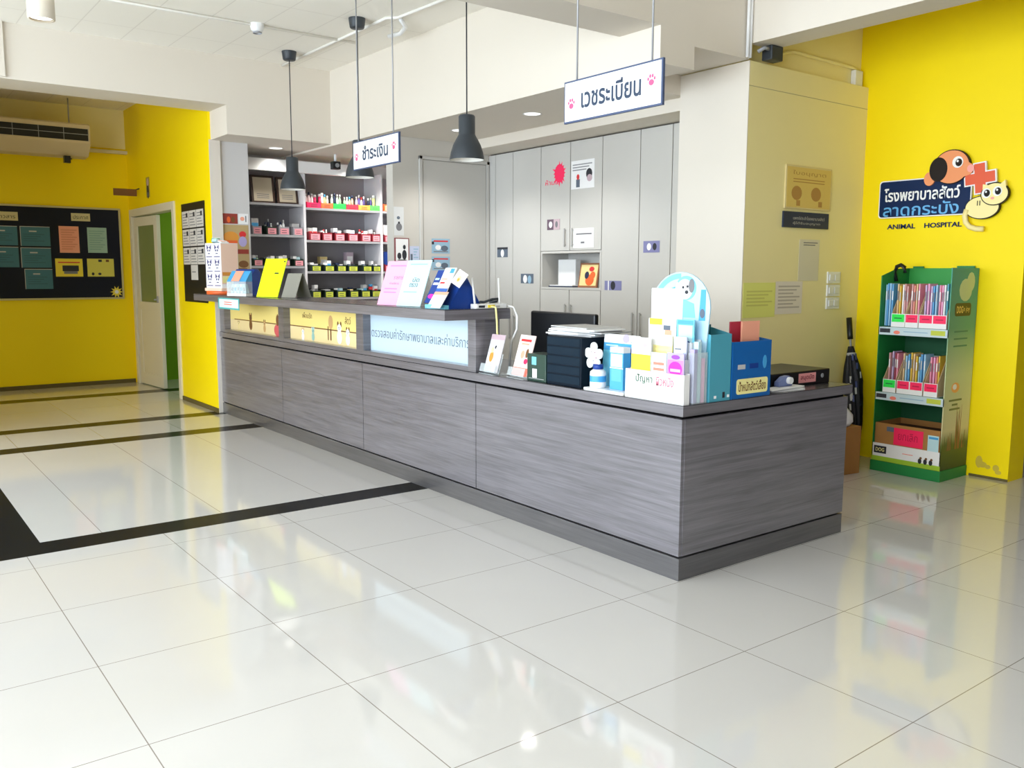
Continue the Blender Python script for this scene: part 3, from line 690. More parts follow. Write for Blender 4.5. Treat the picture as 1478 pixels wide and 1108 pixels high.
# ---- poster with stickers on the grey partition
MYp = 4.3995
TAN = mat('tan_poster', (184, 160, 112), .6)
shy('photo_card', 'dark red card with small figures high on the grey partition', 'card', MYp, 2.205, 2.343, 1.722, 1.812, mat('brick_red_print', (150, 58, 46), .5), gfx=[('c', .4, .4, .12, .2, ORNG), ('c', .7, .4, .12, .2, BROWN)])
shy('photo_card', 'white card with faint drawing beside the dark red card', 'card', MYp, 2.35, 2.443, 1.722, 1.815, PAPER, gfx=[('c', .4, .5, .22, .2, SALM), ('r', .7, .8, .2, .8, INKG)])
shy('cartoon_poster', 'tan poster with orange and red shapes on the grey partition', 'poster', MYp, 2.205, 2.442, 1.245, 1.712, TAN, gfx=[('c', .3, .76, .3, .22, mat('amber_print', (222, 150, 60), .5)), ('r', .1, .55, .62, .70, ORNG), ('c', .76, .82, .14, .12, RED), ('c', .76, .68, .16, .2, LILAC), ('r', .5, .98, .44, .53, mat('brick_red_print')), ('c', .76, .24, .2, .14, BROWN), ('r', .3, .9, .1, .16, BROWN)])

# ================================================================== DISPENSARY SHELVES
SH = thing('shelving_unit', 'grey metal dispensary shelving seen over the back of the counter', 'shelving', (3.4, 4.85, 0))
Y0, Y1 = 4.70, 5.06
MB().box(2.47, 4.58, Y1, Y1 + .02, 0, 2.3, STEELD).build('back_panel', SH)
for x in (2.47, 3.135, 3.995, 4.565): MB().box(x - .012, x + .012, Y0, Y1, 0, 2.3, UPR).build('upright', SH)
def shelf(x0, x1, z): return MB().box(x0 + .012, x1 - .012, Y0 + .004, Y1, z - .022, z, STEEL).build('shelf', SH)
for z in (1.95, 1.648, 1.345, 1.03, .7, .35): shelf(2.47, 3.135, z)
for z in (1.925, 1.605, 1.295, 1.028, .7, .35): shelf(3.135, 3.995, z)
for z in (1.925, 1.605, 1.295, 1.028, .7): shelf(3.995, 4.565, z)
MB().box(2.47, 3.70, 4.64, 4.70, 2.25, 2.36, WPL).build('cornice', SH)
# framed certificates
def certificate(x0, x1, z0, z1, label):
    t = thing('framed_certificate', label, 'certificate', ((x0 + x1) / 2, 4.85, z0), 'framed certificates on the dispensary shelf')
    L_ = lean_frame(((x0 + x1) / 2, 4.80, z0), 90, 9)
    w = (x1 - x0) / 2; h = z1 - z0
    MB(L_).box(-w, w, 0, h, -.015, 0, mat('dark_frame_wood', (62, 44, 36), .4)).build('frame', t)
    q = MB(L_); q.box(-w + .022, w - .022, .022, h - .022, 0, .002, mat('certificate_paper', (196, 184, 160), .5))
    for j in range(3): q.box(-w * .55, w * .5, .05 + j * .018, .056 + j * .018, .002, .0026, INKG)
    q.build('print', t)
certificate(2.64, 2.875, 1.951, 2.225, 'dark-framed certificate nearer the grey partition on the top shelf')
certificate(2.90, 3.115, 1.951, 2.218, 'dark-framed certificate next to the shelf upright, top shelf')
# bins
def bin_(x0, x1, z, h, body, lab, name, label, group, y=4.705, d=.2):
    t = thing(name, label, 'bin', ((x0 + x1) / 2, y, z), group)
    b = MB(); b.box(x0, x1, y, y + d, z + .0008, z + .006, body).box(x0, x1, y, y + .004, z + .006, z + h, body).box(x0, x1, y + d - .004, y + d, z + .006, z + h * 1.25, body)
    b.box(x0, x0 + .004, y + .004, y + d - .004, z + .006, z + h * 1.1, body).box(x1 - .004, x1, y + .004, y + d - .004, z + .006, z + h * 1.1, body); b.build('tray', t)
    w = x1 - x0
    q = MB(MY(y)); q.box(x0 + w * .12, x1 - w * .06, z + .006, z + h * .82, 0, .0015, lab)
    for j in range(2): q.box(x0 + w * .25, x1 - w * .25, z + h * (.25 + .28 * j), z + h * (.25 + .28 * j) + .005, .0015, .002, INK)
    q.build('label_card', t)
    return t
PLAB = mat('rose_label_card', (226, 150, 160), .5)
rc = random.Random(11)
CONT = [PAPER, WPL, LBLUE, CREAMP, PAPER, PINK, LGREY, PAPER]
def contents(x0, x1, z, names, tall=(.05, .1), y=4.76, group=None, where=''):
    """small packs and bottles standing in a bin"""
    n = len(names); w = (x1 - x0 - .016) / n
    for i, (kind, m_, colour) in enumerate(names):
        a = x0 + .008 + i * w; h = rc.uniform(*tall)
        lab = '%s %s, %s' % (colour, {'b': 'bottle', 'p': 'pack', 't': 'tub'}[kind], where % ORD[i])
        if kind == 'p':
            q = MB(); q.box(a + .002, a + w - .002, y, y + .07, z, z + h, m_); q.box(a + .004, a + w - .004, y - .0006, y, z + h * .45, z + h * .7, rc.choice([SLATE, SKY, RED, INKG]))
            tag(q.build('medicine_pack'), lab, 'pack', group)
        else:
            r = min(w * .46, .03); t = thing('medicine_bottle' if kind == 'b' else 'medicine_tub', lab, 'bottle' if kind == 'b' else 'tub', (a + w / 2, y + .035, z), group)
            o3 = (a + w / 2, y + .035, z)
            if kind == 'b':
                MB().lathe([(.001, 0), (r, 0), (r, h * .62), (r * .5, h * .76), (r * .5, h * .8), (.001, h * .8)], m_, o3, 14).build('bottle_body', t)
            else:
                MB().lathe([(.001, 0), (r, 0), (r, h * .8), (.001, h * .8)], m_, o3, 14).build('tub_body', t)
            MB().lathe([(.001, h * .8), (r * (.6 if kind == 'b' else 1.04), h * .8), (r * (.6 if kind == 'b' else 1.04), h), (.001, h)], rc.choice([PAPER, SKY, RED, NAVY, LGREY, PAPER]), o3, 14).build('cap', t)
W_, C_ = ('b', WPL, 'white'), ('b', CREAMP, 'cream')
PK, PB_, PG = ('p', PAPER, 'white'), ('p', LBLUE, 'pale blue'), ('p', LGREY, 'grey')
OR_, GR_ = ('b', SALM, 'peach'), ('b', mat('sage_bottle', (150, 182, 150), .4), 'sage green')
PU_, BL_ = ('b', mat('violet_bottle', (96, 84, 150), .4), 'violet'), ('b', NAVY, 'navy')
TP, RB = ('t', PAPER, 'white'), ('t', mat('raspberry_tub', (200, 40, 90), .4), 'raspberry')
# bay of brightly tagged trays (top shelf)
row1 = [(3.168, 3.312, PINKR, 'pink-red', [W_, W_, W_, RB]), (3.316, 3.446, NORG, 'orange', [RB, TP, C_, W_]), (3.452, 3.588, NGREEN, 'bright green', [W_, BL_, W_, GR_]), (3.594, 3.728, mat('red_paper', (242, 50, 70), .5), 'deep red', [GR_, W_, GR_, OR_]), (3.733, 3.862, mat('amber_paper', (250, 160, 70), .5), 'amber', [W_, PU_, W_, PU_]), (3.867, 3.978, mat('leaf_green_paper', (90, 220, 90), .5), 'leaf green', [BL_, PU_, ('t', LYEL, 'pale yellow')])]
for x0, x1, m_, cn, items in row1:
    bin_(x0, x1, 1.925, .05, m_, m_, 'shelf_tray', cn + ' tray of bottles on the upper dispensary shelf', 'bright trays on the upper dispensary shelf')
    contents(x0, x1, 1.934, items, (.12, .155), group='bottles on the upper dispensary shelf', where='%s in the ' + cn + ' tray')
bins2 = [(3.182, 3.299), (3.324, 3.428), (3.461, 3.568), (3.609, 3.718), (3.76, 3.868), (3.885, 3.978)]
c2 = [[PG, PK], [PK, W_, W_], [PK, PG], [PK, PK], [W_, W_, PK], [PK, C_, W_]]
for i, (x0, x1) in enumerate(bins2):
    bin_(x0, x1, 1.605, .075, MAROON, PLAB, 'storage_bin', ORD[i] + ' maroon bin with a rose label from the middle upright', 'maroon bins of the dispensary')
    contents(x0, x1, 1.614, c2[i], (.09, .125), group='stock in the maroon bins', where='%s in the ' + ORD[i] + ' maroon bin')
bins3 = [(3.195, 3.299), (3.338, 3.444), (3.477, 3.576), (3.601, 3.711), (3.77, 3.873), (3.89, 3.978)]
c3 = [[PK, PG], [PK, PK], [('p', NAVY, 'dark blue'), PG], [PK, ('p', INK, 'black')], [PK, GR_], [PK, W_, PK]]
for i, (x0, x1) in enumerate(bins3):
    bin_(x0, x1, 1.295, .06, DKGRN, OLIVE, 'storage_bin', ORD[i] + ' yellow-green labelled bin from the upright, third shelf', 'green bins of the third shelf')
    contents(x0, x1, 1.304, c3[i], (.06, .1), group='stock in the third-shelf bins', where='%s in the ' + ORD[i] + ' third-shelf bin')
for x, w, h, m_, l in ((3.39, .08, .15, CREAMP, 'tall cream carton behind the second bin of the third shelf'), (3.19, .05, .14, LYEL, 'tall pale carton at the upright, third shelf'), (3.69, .08, .2, mat('mauve_carton', (196, 176, 190), .5), 'tallest mauve carton behind the third-shelf bins')):
    q = MB(); q.box(x, x + w, 4.92, 4.99, 1.295, 1.295 + h, m_); q.box(x + .008, x + w - .008, 4.9195, 4.92, 1.295 + h * .5, 1.295 + h * .8, PAPER); tag(q.build('medicine_carton'), l, 'carton')
bins4 = [(3.196, 3.292), (3.335, 3.43), (3.47, 3.57), (3.615, 3.713), (3.747, 3.85), (3.87, 3.978)]
c4 = [[PG, PK], [PG], [('t', SKY, 'blue'), PB_], [('t', CREAMP, 'cream')], [PB_, PG], [('t', RED, 'red'), PK]]
for i, (x0, x1) in enumerate(bins4):
    bin_(x0, x1, 1.028, .07, DKGRN, OLIVE, 'storage_bin', ORD[i] + ' yellow-green labelled bin from the upright, bottom visible shelf', 'green bins of the bottom shelf')
    contents(x0, x1, 1.037, c4[i], (.07, .13), group='stock in the bottom-shelf bins', where='%s in the ' + ORD[i] + ' bottom-shelf bin')
left2 = [(2.60, 2.69), (2.74, 2.842), (2.865, 2.97), (3.015, 3.11)]
for i, (x0, x1) in enumerate(left2):
    bin_(x0, x1, 1.648, .075, STEELD if i != 1 else DKGRN, PLAB, 'storage_bin', ORD[i] + ' dull rose-labelled bin on the shelf under the certificates', 'bins under the certificates')
    contents(x0, x1, 1.657, [[PG], [('b', LGREY, 'grey'), BL_, W_], [BL_, W_, W_], [PG]][i], (.10, .15), group='stock under the certificates', where='%s in the ' + ORD[i] + ' bin under the certificates')
    bin_(x0, x1, 1.345, .065, DKGRN, PLAB, 'storage_bin', ORD[i] + ' dull rose-labelled bin beside the neon clipboard top', 'bins behind the neon clipboard')
    contents(x0, x1, 1.354, [[PG, GR_], [PG, PK], [PK, PG], [PK, PB_]][i], (.075, .1), group='stock in bins behind the clipboard', where='%s in the ' + ORD[i] + ' bin behind the neon clipboard')
# sliver of the far bay
for z, m_, l in ((1.925, ORNG, 'orange tray at the far end of the upper dispensary shelf'), (1.605, MAROON, 'maroon bin in the far bay of the dispensary'), (1.295, MAROON, 'maroon bin low in the far bay of the dispensary')):
    bin_(4.03, 4.14, z, .07, m_, PLAB if m_ is MAROON else SALM, 'storage_bin', l, 'bins of the far bay')
for z, h, m_, l in ((1.614, .17, WPL, 'tall white carton in the far dispensary bay'), (1.304, .2, DBLUE, 'deep blue carton in the far dispensary bay')):
    tag(MB().box(4.04, 4.13, 4.74, 4.86, z, z + h, m_).build('medicine_carton'), l, 'carton')
# small camera over the shelves
cd_ = thing('security_camera', 'small black camera hanging from the white soffit above the bottles', 'camera', (3.36, 4.45, 2.26))
MB().box(3.32, 3.40, 4.42, 4.49, 2.285, 2.36, BLK).build('camera_body', cd_, bevel=.006)
MB(MY(4.42)).disc(3.36, 2.322, .02, .02, 0, .01, STEEL).build('lens', cd_); MB().tube([(3.36, 4.455, 2.36), (3.36, 4.455, 2.447)], .014, WPL).build('mount', cd_)

# ================================================================== LAMPS, HANGING SIGNS, CEILING
def pendant(x, y, z, label):
    t = thing('pendant_lamp', label, 'lamp', (x, y, z), 'dark pendant lamps over the counter')
    MB().lathe([(.105, 0), (.104, .012), (.098, .045), (.085, .085), (.068, .118), (.054, .142), (.05, .152), (.05, .255), (.044, .264), (.001, .266)], DK, (x, y, z), 36).build('lamp_shade', t)
    MB().lathe([(.103, .001), (.096, .045), (.083, .083), (.066, .114), (.05, .138), (.001, .15)], LAMPW, (x, y, z), 36).build('shade_lining', t)
    MB().lathe([(.001, .07), (.018, .074), (.026, .092), (.02, .115), (.012, .14)], mat('unlit_bulb', (244, 242, 236), .3), (x, y, z), 16).build('bulb', t)
    MB().tube([(x, y, z + .262), (x, y, 3.045)], .0042, INK).build('cord', t)
    MB().lathe([(.001, 0), (.046, 0), (.052, .006), (.06, .066), (.06, .07)], DK, (x, y, 3.02), 28).build('ceiling_canopy', t)
    return t
pendant(2.5, 3.505, 1.975, 'dark bell pendant lamp in front of the certificates shelf')
pendant(2.5, 2.30, 1.975, 'dark bell pendant lamp half hidden by the smaller hanging sign')
pendant(2.5, .908, 1.965, 'dark bell pendant lamp in front of the record room door')

def paw(q, u, v, s, m_):
    q.disc(u, v - .25 * s, .5 * s, .42 * s, .0, .0012, m_, 18)
    for a, b, r in ((-.62, .25, .2), (-.24, .62, .22), (.24, .62, .22), (.62, .25, .2)): q.disc(u + a * s, v + b * s, r * s * .85, r * s * 1.2, 0, .0012, m_, 14)
def hang_sign(x, y0, y1, z0, z1, body, label, rods, tw):
    t = thing('hanging_sign', label, 'sign', (x, (y0 + y1) / 2, z0), 'white hanging signs')
    MB().box(x - .006, x + .006, y1, y0, z0, z1, mat('sign_edge_navy', (66, 80, 112), .5)).build('edge_frame', t)
    for side in (-1, 1):
        F_ = MX(x - .006) if side < 0 else frame((x + .006, 0, 0), (0, 1, 0), (0, 0, 1), (1, 0, 0))
        us = (-y0, -y1) if side < 0 else (y1, y0)
        q = MB(F_); q.box(us[0] + .008, us[1] - .008, z0 + .008, z1 - .008, 0, .002, WPL)
        W = us[1] - us[0]; uc = (us[0] + us[1]) / 2; zc = (z0 + z1) / 2
        q.M = F_ @ Matrix.Translation((0, 0, .002))
        paw(q, us[0] + .085 * W, zc - .012, .030, mat('pink_paw', (240, 84, 130), .5)); paw(q, us[1] - .10 * W, zc + .012, .030, mat('pink_paw'))
        q.text(body, uc, zc + .008, W * tw, (z1 - z0) * .50, .0004, mat('dark_blue_letters', (40, 58, 84), .5), bold=.022)
        q.build('sign_face', t)
    for r in rods: MB().tube([(x, r, z1), (x, r, 3.09)], .0045, STEEL).build('hanging_rod', t)
hang_sign(2.2, 1.80, 1.195, 1.957, 2.140, 'ชำระเงิน', 'smaller-looking white hanging sign with pink paws, farther along the counter', (1.735, 1.27), .56)
hang_sign(2.2, -.355, -.982, 1.983, 2.173, 'เวชระเบียน', 'white hanging sign with pink paws nearer the pier', (-.437, -.913), .61)

def downlight(x, y, z, r, label, power, group):
    t = thing('downlight', label, 'ceiling light', (x, y, z), group)
    MB().lathe([(r, 0), (r * 1.18, -.004), (r * 1.2, 0)], WPL, (x, y, z), 28).build('rim', t)
    MB().lathe([(.001, -.001), (r, -.001)], BULB, (x, y, z), 28).build('diffuser', t)
    d = bpy.data.lights.new('downlight_glow', 'SPOT'); d.energy = power; d.spot_size = 2.2; d.spot_blend = .6; d.shadow_soft_size = r; d.color = (1, .96, .9)
    o = bpy.data.objects.new('downlight_glow', d); COL.objects.link(o); o.parent = t; o.location = (0, 0, -.02)
downlight(3.50, 1.532, 2.4295, .058, 'recessed round downlight between the pendant lamp and the larger sign', 34, 'recessed downlights in the inner soffit')
downlight(3.50, 2.48, 2.4295, .058, 'recessed round downlight just behind the pendant lamp neck', 34, 'recessed downlights in the inner soffit')
downlight(3.50, 3.9, 2.4295, .058, 'recessed round downlight over the dispensary', 60, 'recessed downlights in the inner soffit')
downlight(2.78, 4.52, 2.4465, .058, 'recessed round downlight in front of the certificates', 12, 'recessed downlights in the inner soffit')
downlight(3.62, 4.42, 2.4295, .05, 'added fill downlight close to the dispensary bottles', 55, 'recessed downlights in the inner soffit')  # invented fitting, put in to brighten the dispensary shelves
downlight(4.3, 4.35, 2.4295, .05, 'added fill downlight at the far dispensary bay', 60, 'recessed downlights in the inner soffit')  # added lamp with no known fitting, makes the far bay bright
downlight(2.8, 6.2, 2.7995, .07, 'round ceiling light in the green room', 38, 'green room light')
def cyl_light(x, y, label, power):
    t = thing('surface_downlight', label, 'ceiling light', (x, y, 2.77), 'white cylinder lights under the lobby ceiling')
    MB().lathe([(.064, 0), (.075, 0), (.075, .32), (.001, .32)], mat('cream_cylinder', (232, 222, 204), .5), (x, y, 2.77), 32).build('cylinder_body', t)
    MB().lathe([(.001, .012), (.064, .012)], BULB, (x, y, 2.77), 28).build('lens', t)
    d = bpy.data.lights.new('cylinder_glow', 'SPOT'); d.energy = power; d.spot_size = 2.3; d.spot_blend = .7; d.shadow_soft_size = .06; d.color = (1, .94, .86)
    o = bpy.data.objects.new('cylinder_glow', d); COL.objects.link(o); o.parent = t; o.location = (0, 0, -.01)
cyl_light(.48, 2.42, 'white cylinder downlight hanging at the upper corner of the view', 16)
o = thing('smoke_detector', 'small white detector on the conduit of the lobby ceiling', 'detector', (1.985, 2.875, 3.03))
MB().lathe([(.001, 0), (.03, .002), (.045, .016), (.05, .04), (.05, .06)], WPL, (1.985, 2.875, 3.03), 24).build('detector_body', o)
MB().lathe([(.032, -.008), (.034, 0), (.03, .004)], STEEL, (1.985, 2.875, 3.03), 20).build('sensor_ring', o)
gC = 'white conduits on the lobby ceiling'
tag(MB().tube([(.2, 2.875, 3.078), (2.78, 2.875, 3.078)], .0095, CEIL).build('ceiling_conduit'), 'white conduit carrying the detector across the lobby ceiling', 'conduit', gC)
tag(MB().tube([(2.63, 3.95, 3.078), (2.64, 2.12, 3.078), (2.70, 2.06, 3.078), (2.75, 1.2, 3.078)], .011, CEIL).build('ceiling_conduit'), 'white conduit running past the pendant lamp canopies', 'conduit', gC)
tag(MB().tube([(2.72, 2.06, 3.07), (2.82, 2.16, 3.055), (2.88, 2.34, 3.055), (2.86, 2.48, 3.06)], .016, WPL).build('ceiling_conduit'), 'short bent white conduit near the second pendant canopy', 'conduit', gC)

# ================================================================== ON THE LOWER WORKTOP (z = .747)
ZL = .7472
def acrylic_stand(o, yaw, w, h, label, group):
    t = thing('brochure_stand', label, 'stand', o, group)
    L_ = lean_frame((o[0], o[1], o[2]), yaw, 16)
    MB(L_).box(-w / 2, w / 2, .006, h * .55, -.003, 0, GLASS).build('back_plate', t)
    q = MB(L_); q.box(-w / 2, w / 2, .006, .009, 0, .03, GLASS); q.box(-w / 2, w / 2, .006, .05, .028, .030, GLASS); q.build('front_lip', t)
    a = math.radians(yaw); n = Vector((-math.cos(a), -math.sin(a), 0)); u = Vector((math.sin(a), -math.cos(a), 0))
    MB(frame(o, u, -n, (0, 0, 1))).box(-w / 2, w / 2, -.03, .08, 0.0, .004, GLASS).build('base', t)
    return L_
def leaflet(L_, w, h, base, label, gfx=(), lines=(), texts=(), name='leaflet', group=None, v0=.012, w0=.003, th=.004, cat='leaflet'):
    return sheet(name, label, cat, L_, -w / 2, w / 2, v0, v0 + h, base, gfx=gfx, lines=lines, texts=texts, th=th, w0=w0, group=group)
gA = 'clear brochure stands on the lower worktop'
gL = 'leaflets standing on the lower worktop'
La = acrylic_stand((2.160, .19, ZL), -4, .15, .21, 'clear stand holding the grey pet leaflet at the raised counter end', gA)
leaflet(La, .135, .205, mat('misty_grey_print', (206, 204, 208), .5), 'grey-white leaflet with a small orange animal, below the hanging cables', gfx=[('r', 0, 1, .86, 1, mat('rose_grey_print')), ('c', .32, .40, .14, .22, mat('amber_print')), ('c', .3, .58, .1, .12, LYEL), ('c', .6, .5, .08, .3, PAPER), ('c', .5, .66, .07, .07, INK), ('r', .0, .55, 0, .16, LBLUE)], group=gL)
Lb = acrylic_stand((2.172, -.045, ZL), -6, .16, .21, 'clear stand holding the pink-white leaflet beside the dark green box', gA)
leaflet(Lb, .145, .215, mat('pale_rose_print', (246, 222, 214), .5), 'pink-white leaflet with a red band and two orange animals', gfx=[('r', 0, 1, 0, .2, mat('coral_print', (244, 130, 110), .5)), ('c', .42, .52, .12, .15, SALM), ('c', .7, .56, .09, .17, BROWN), ('c', .72, .36, .12, .1, PINKR), ('r', .12, .8, .84, .9, RED), ('r', .2, .7, .76, .8, SALM)], group=gL)
o = thing('small_display_box', 'dark green display box with a small light label beside the black file box', 'box', (2.2, -.19, ZL))
MB().box(2.16, 2.27, -.275, -.125, ZL, .885, mat('dark_green_card', (34, 62, 52), .3)).build('box_body', o, bevel=.003)
q = MB(MX(2.16)); q.box(.165, .20, .83, .87, 0, .0012, AQUA); q.box(.17, .205, .765, .81, 0, .0012, PAPER); q.box(.14, .26, .76, .762, 0, .001, LGREY); q.build('label', o)
# black file box with grooved front
o = thing('file_box', 'black grooved file box standing at the worktop edge under a pile of papers', 'box', (2.26, -.415, ZL))
FBX = mat('blue_black_plastic', (12, 24, 36), .55, spec=.15)
MB().box(2.152, 2.38, -.545, -.29, ZL, .985, FBX).build('box_body', o, bevel=.006)
q = MB(MX(2.152))
for j in range(5): q.box(.297, .538, ZL + .015 + j * .045, ZL + .053 + j * .045, 0, .004, mat('blue_black_front', (16, 34, 48), .55, spec=.15))
q.build('drawer_fronts', o, bevel=.002)
gS = 'papers piled on the black file box'
rp_ = random.Random(5)
for i in range(7):
    a = rp_.uniform(-.22, .22); cx, cy = 2.30 + rp_.uniform(-.015, .02), -.41 + rp_.uniform(-.05, .04)
    R_ = Matrix.Translation((cx, cy, .9858 + i * .0062)) @ Matrix.Rotation(a, 4, 'Z')
    tag(MB(R_).box(-.105, .105, -.15, .15, 0, .0058, PAPER if i % 3 else LGREY).build('paper_bundle'), ORD[i] + ' bundle from the bottom in the paper pile on the black file box', 'papers', gS)
# monitor
o = thing('computer_monitor', 'black computer monitor seen from behind between the file box and the router', 'monitor', (2.58, .06, ZL))
MB().box(2.52, 2.55, -.235, .305, .83, 1.075, BLK).build('housing', o, bevel=.01)
MB().box(2.55, 2.5515, -.22, .29, .845, 1.06, mat('dark_screen', (20, 24, 30), .15)).build('screen', o)
MB().box(2.49, 2.53, -.02, .09, ZL + .008, .95, BLK).build('stand_neck', o, bevel=.008); MB().box(2.46, 2.62, -.09, .16, ZL, ZL + .012, BLK).build('stand_base', o, bevel=.004)
# blue product display
DSP = thing('product_display', 'blue product display board on a white tray between file box and leaflet dispenser', 'display', (2.2, -.70, ZL))
MB().box(2.142, 2.30, -.835, -.575, ZL, ZL + .014, WPL).build('base_tray', DSP, bevel=.002)
Ld = lean_frame((2.25, -.695, ZL + .014), 0, 4)
q = MB(Ld); q.box(-.115, .115, 0, .205, -.006, 0, SKY); q.box(-.115, .115, .205, .245, -.006, 0, PAPER); q.box(-.115, -.02, .0, .17, 0, .001, AQUA); q.disc(.01, .13, .05, .06, 0, .0014, LBLUE, 18); q.box(.02, .10, .16, .185, 0, .0015, DBLUE); q.box(-.10, -.02, .19, .196, 0, .001, LBLUE)
q.disc(.03, .228, .022, .02, 0, .0018, LILAC, 12); q.prism([(.06, .21), (.10, .24), (.095, .212)], 0, .0018, mat('sea_green_print', (70, 170, 160), .5)); q.build('display_board', DSP)
FL = MB(MX(2.185))
for k in range(5):
    a = k * 2 * math.pi / 5 + .3; FL.disc(.60 + .039 * math.cos(a), .905 + .041 * math.sin(a), .0215, .0235, .0, .008, PAPER, 16); FL.disc(.60 + .036 * math.cos(a), .905 + .038 * math.sin(a), .010, .012, .008, .0088, mat('blush_print', (240, 200, 212), .5), 12)
FL.disc(.60, .905, .020, .020, .0, .011, mat('blush_print'), 14); FL.box(.596, .604, ZL + .014, .88, .001, .004, SKY)
FL.M = I4; tag(FL.build('paper_flower'), 'white five-petal paper flower standing before the blue display', 'decoration')
o3 = (2.18, -.632, ZL + .0145)
o = thing('cream_bottle', 'squat white and blue bottle at the foot of the paper flower', 'bottle', o3)
MB().lathe([(.001, 0), (.036, 0), (.038, .006), (.038, .028)], WPL, o3, 24).lathe([(.038, .028), (.038, .056)], SKY, o3, 24).lathe([(.038, .056), (.037, .074), (.022, .086), (.001, .086)], WPL, o3, 24).build('bottle_body', o)
MB().lathe([(.001, .086), (.024, .086), (.024, .108), (.001, .108)], DBLUE, o3, 20).build('cap', o)
q = MB(); q.box(2.19, 2.235, -.785, -.70, ZL + .0145, .93, SKY).box(2.19, 2.235, -.785, -.70, .93, .955, PAPER); q.M = MX(2.19)
q.box(.705, .78, .865, .925, 0, .001, LBLUE); q.box(.71, .775, .80, .855, 0, .001, mat('cornflower_print', (96, 176, 230), .5)); q.box(.70, .785, .858, .862, 0, .0012, PAPER)
tag(q.build('product_carton'), 'slim blue and white carton on the display tray next to the leaflet dispenser', 'carton')
# leaflet dispenser with arched back card
LD = thing('leaflet_dispenser', 'tiered white leaflet dispenser with an arched pale blue back card', 'dispenser', (2.25, -1.0, ZL))
def open_tray(x0, x1, y0, y1, z0, zf, zb, m_, name, parent, txt=None):
    q = MB(); q.box(x0, x1, y0, y1, z0, z0 + .003, m_).box(x0, x0 + .003, y0, y1, z0 + .003, zf, m_).box(x1 - .003, x1, y0, y1, z0 + .003, zb, m_)
    for a in (y0, y1 - .003): q.box(x0 + .003, x1 - .003, a, a + .003, z0 + .003, zf, m_)
    if txt: txt(q)
    return q.build(name, parent)
def front_txt(q):
    q.M = MX(2.15)
    q.text('ปัญหา', .955, .835, .10, .042, .0004, mat('grey_green_print', (86, 112, 92), .5), bold=.02); q.text('ผิวหนัง', 1.075, .835, .10, .042, .0004, mat('pink_grey_print', (214, 120, 140), .5), bold=.02)
    q.box(.92, 1.10, .803, .805, 0, .0006, LGREY); q.box(.855, 1.175, .8685, .872, 0, .0006, PINK)
open_tray(2.15, 2.185, -1.182, -.842, ZL, .872, .875, PAPER, 'front_tray', LD, front_txt)
open_tray(2.186, 2.225, -1.15, -.86, ZL, .93, .94, WPL, 'middle_tray', LD)
open_tray(2.226, 2.285, -1.15, -.875, ZL, 1.0, 1.01, WPL, 'rear_tray', LD)
q = MB(MX(2.292)); AR = []
for i in range(17):
    a = math.pi * i / 16; AR.append((.945 + .165 * math.cos(a), 1.145 + .148 * math.sin(a)))
q.M = q.M @ Matrix.Translation((.078, 0, 0))
q.prism([(1.07, ZL)] + AR + [(.79, ZL)], -.006, 0, mat('ice_blue_card', (178, 214, 234), .5))
for r, m_ in ((.158, AQUA), (.13, mat('periwinkle_print', (180, 200, 240), .5)), (.10, SKY)):
    q.prism([(.945 + r * math.cos(math.pi / 2 + math.pi / 2 * i / 10), 1.145 + r * .9 * math.sin(math.pi / 2 + math.pi / 2 * i / 10)) for i in range(11)] + [(.945 + (r - .025) * math.cos(math.pi - math.pi / 2 * i / 10), 1.145 + (r - .025) * .9 * math.sin(math.pi - math.pi / 2 * i / 10)) for i in range(11)], 0, .001, m_)
q.disc(.975, 1.225, .056, .052, .0, .002, AQUA, 24); q.disc(.97, 1.22, .044, .043, .002, .003, PAPER, 22)
q.disc(1.008, 1.235, .016, .03, .003, .004, INKG, 12); q.disc(.93, 1.225, .013, .026, .003, .004, LGREY, 12)
q.disc(.962, 1.228, .006, .006, .004, .0048, INK, 8); q.disc(.986, 1.232, .006, .006, .004, .0048, INK, 8); q.disc(.982, 1.208, .010, .008, .004, .0048, INK, 10)
q.prism([(.92, 1.10), (.955, 1.18), (1.02, 1.16), (1.03, 1.10)], 0, .0016, AQUA)
q.prism([(1.05, 1.09), (1.06, 1.22), (1.085, 1.22), (1.085, 1.09)], 0, .0016, SKY); q.disc(1.07, 1.12, .014, .02, .0016, .0024, SLATE, 10)
q.build('back_card', LD)
q = MB(MX(2.287)); q.box(.858, 1.04, 1.0, 1.222, -.004, 0, PAPER)
for j in range(2): q.box(.885, 1.005, 1.155 + j * .022, 1.163 + j * .022, 0, .0006, LGREY)
q.build('title_card', LD)
gD = 'leaflets in the tiered dispenser'
def plain(x, y0, y1, z0, z1, base, label, gfx=(), lines=(), th=.005):
    return shx('leaflet', label, 'leaflet', x, y0, y1, z0, z1, base, gfx=gfx, lines=lines, th=th, group=gD)
plain(2.166, -.866, -.98, ZL + .004, 1.012, PAPER, 'white leaflet with a bright yellow foot in the dispenser front tray', gfx=[('r', 0, 1, .3, .72, YELP), ('c', .7, .88, .1, .08, mat('rose_grey_print'))], lines=[(.1, .9, .76, .9, 3, LGREY)])
plain(2.166, -.985, -1.073, ZL + .004, .953, mat('pale_mint_print', (214, 236, 232), .5), 'white leaflet with coral lines in the middle of the front tray', gfx=[('r', .15, .85, .62, .68, mat('coral_print')), ('r', .15, .85, .74, .80, mat('coral_print')), ('c', .5, .5, .3, .1, RED)])
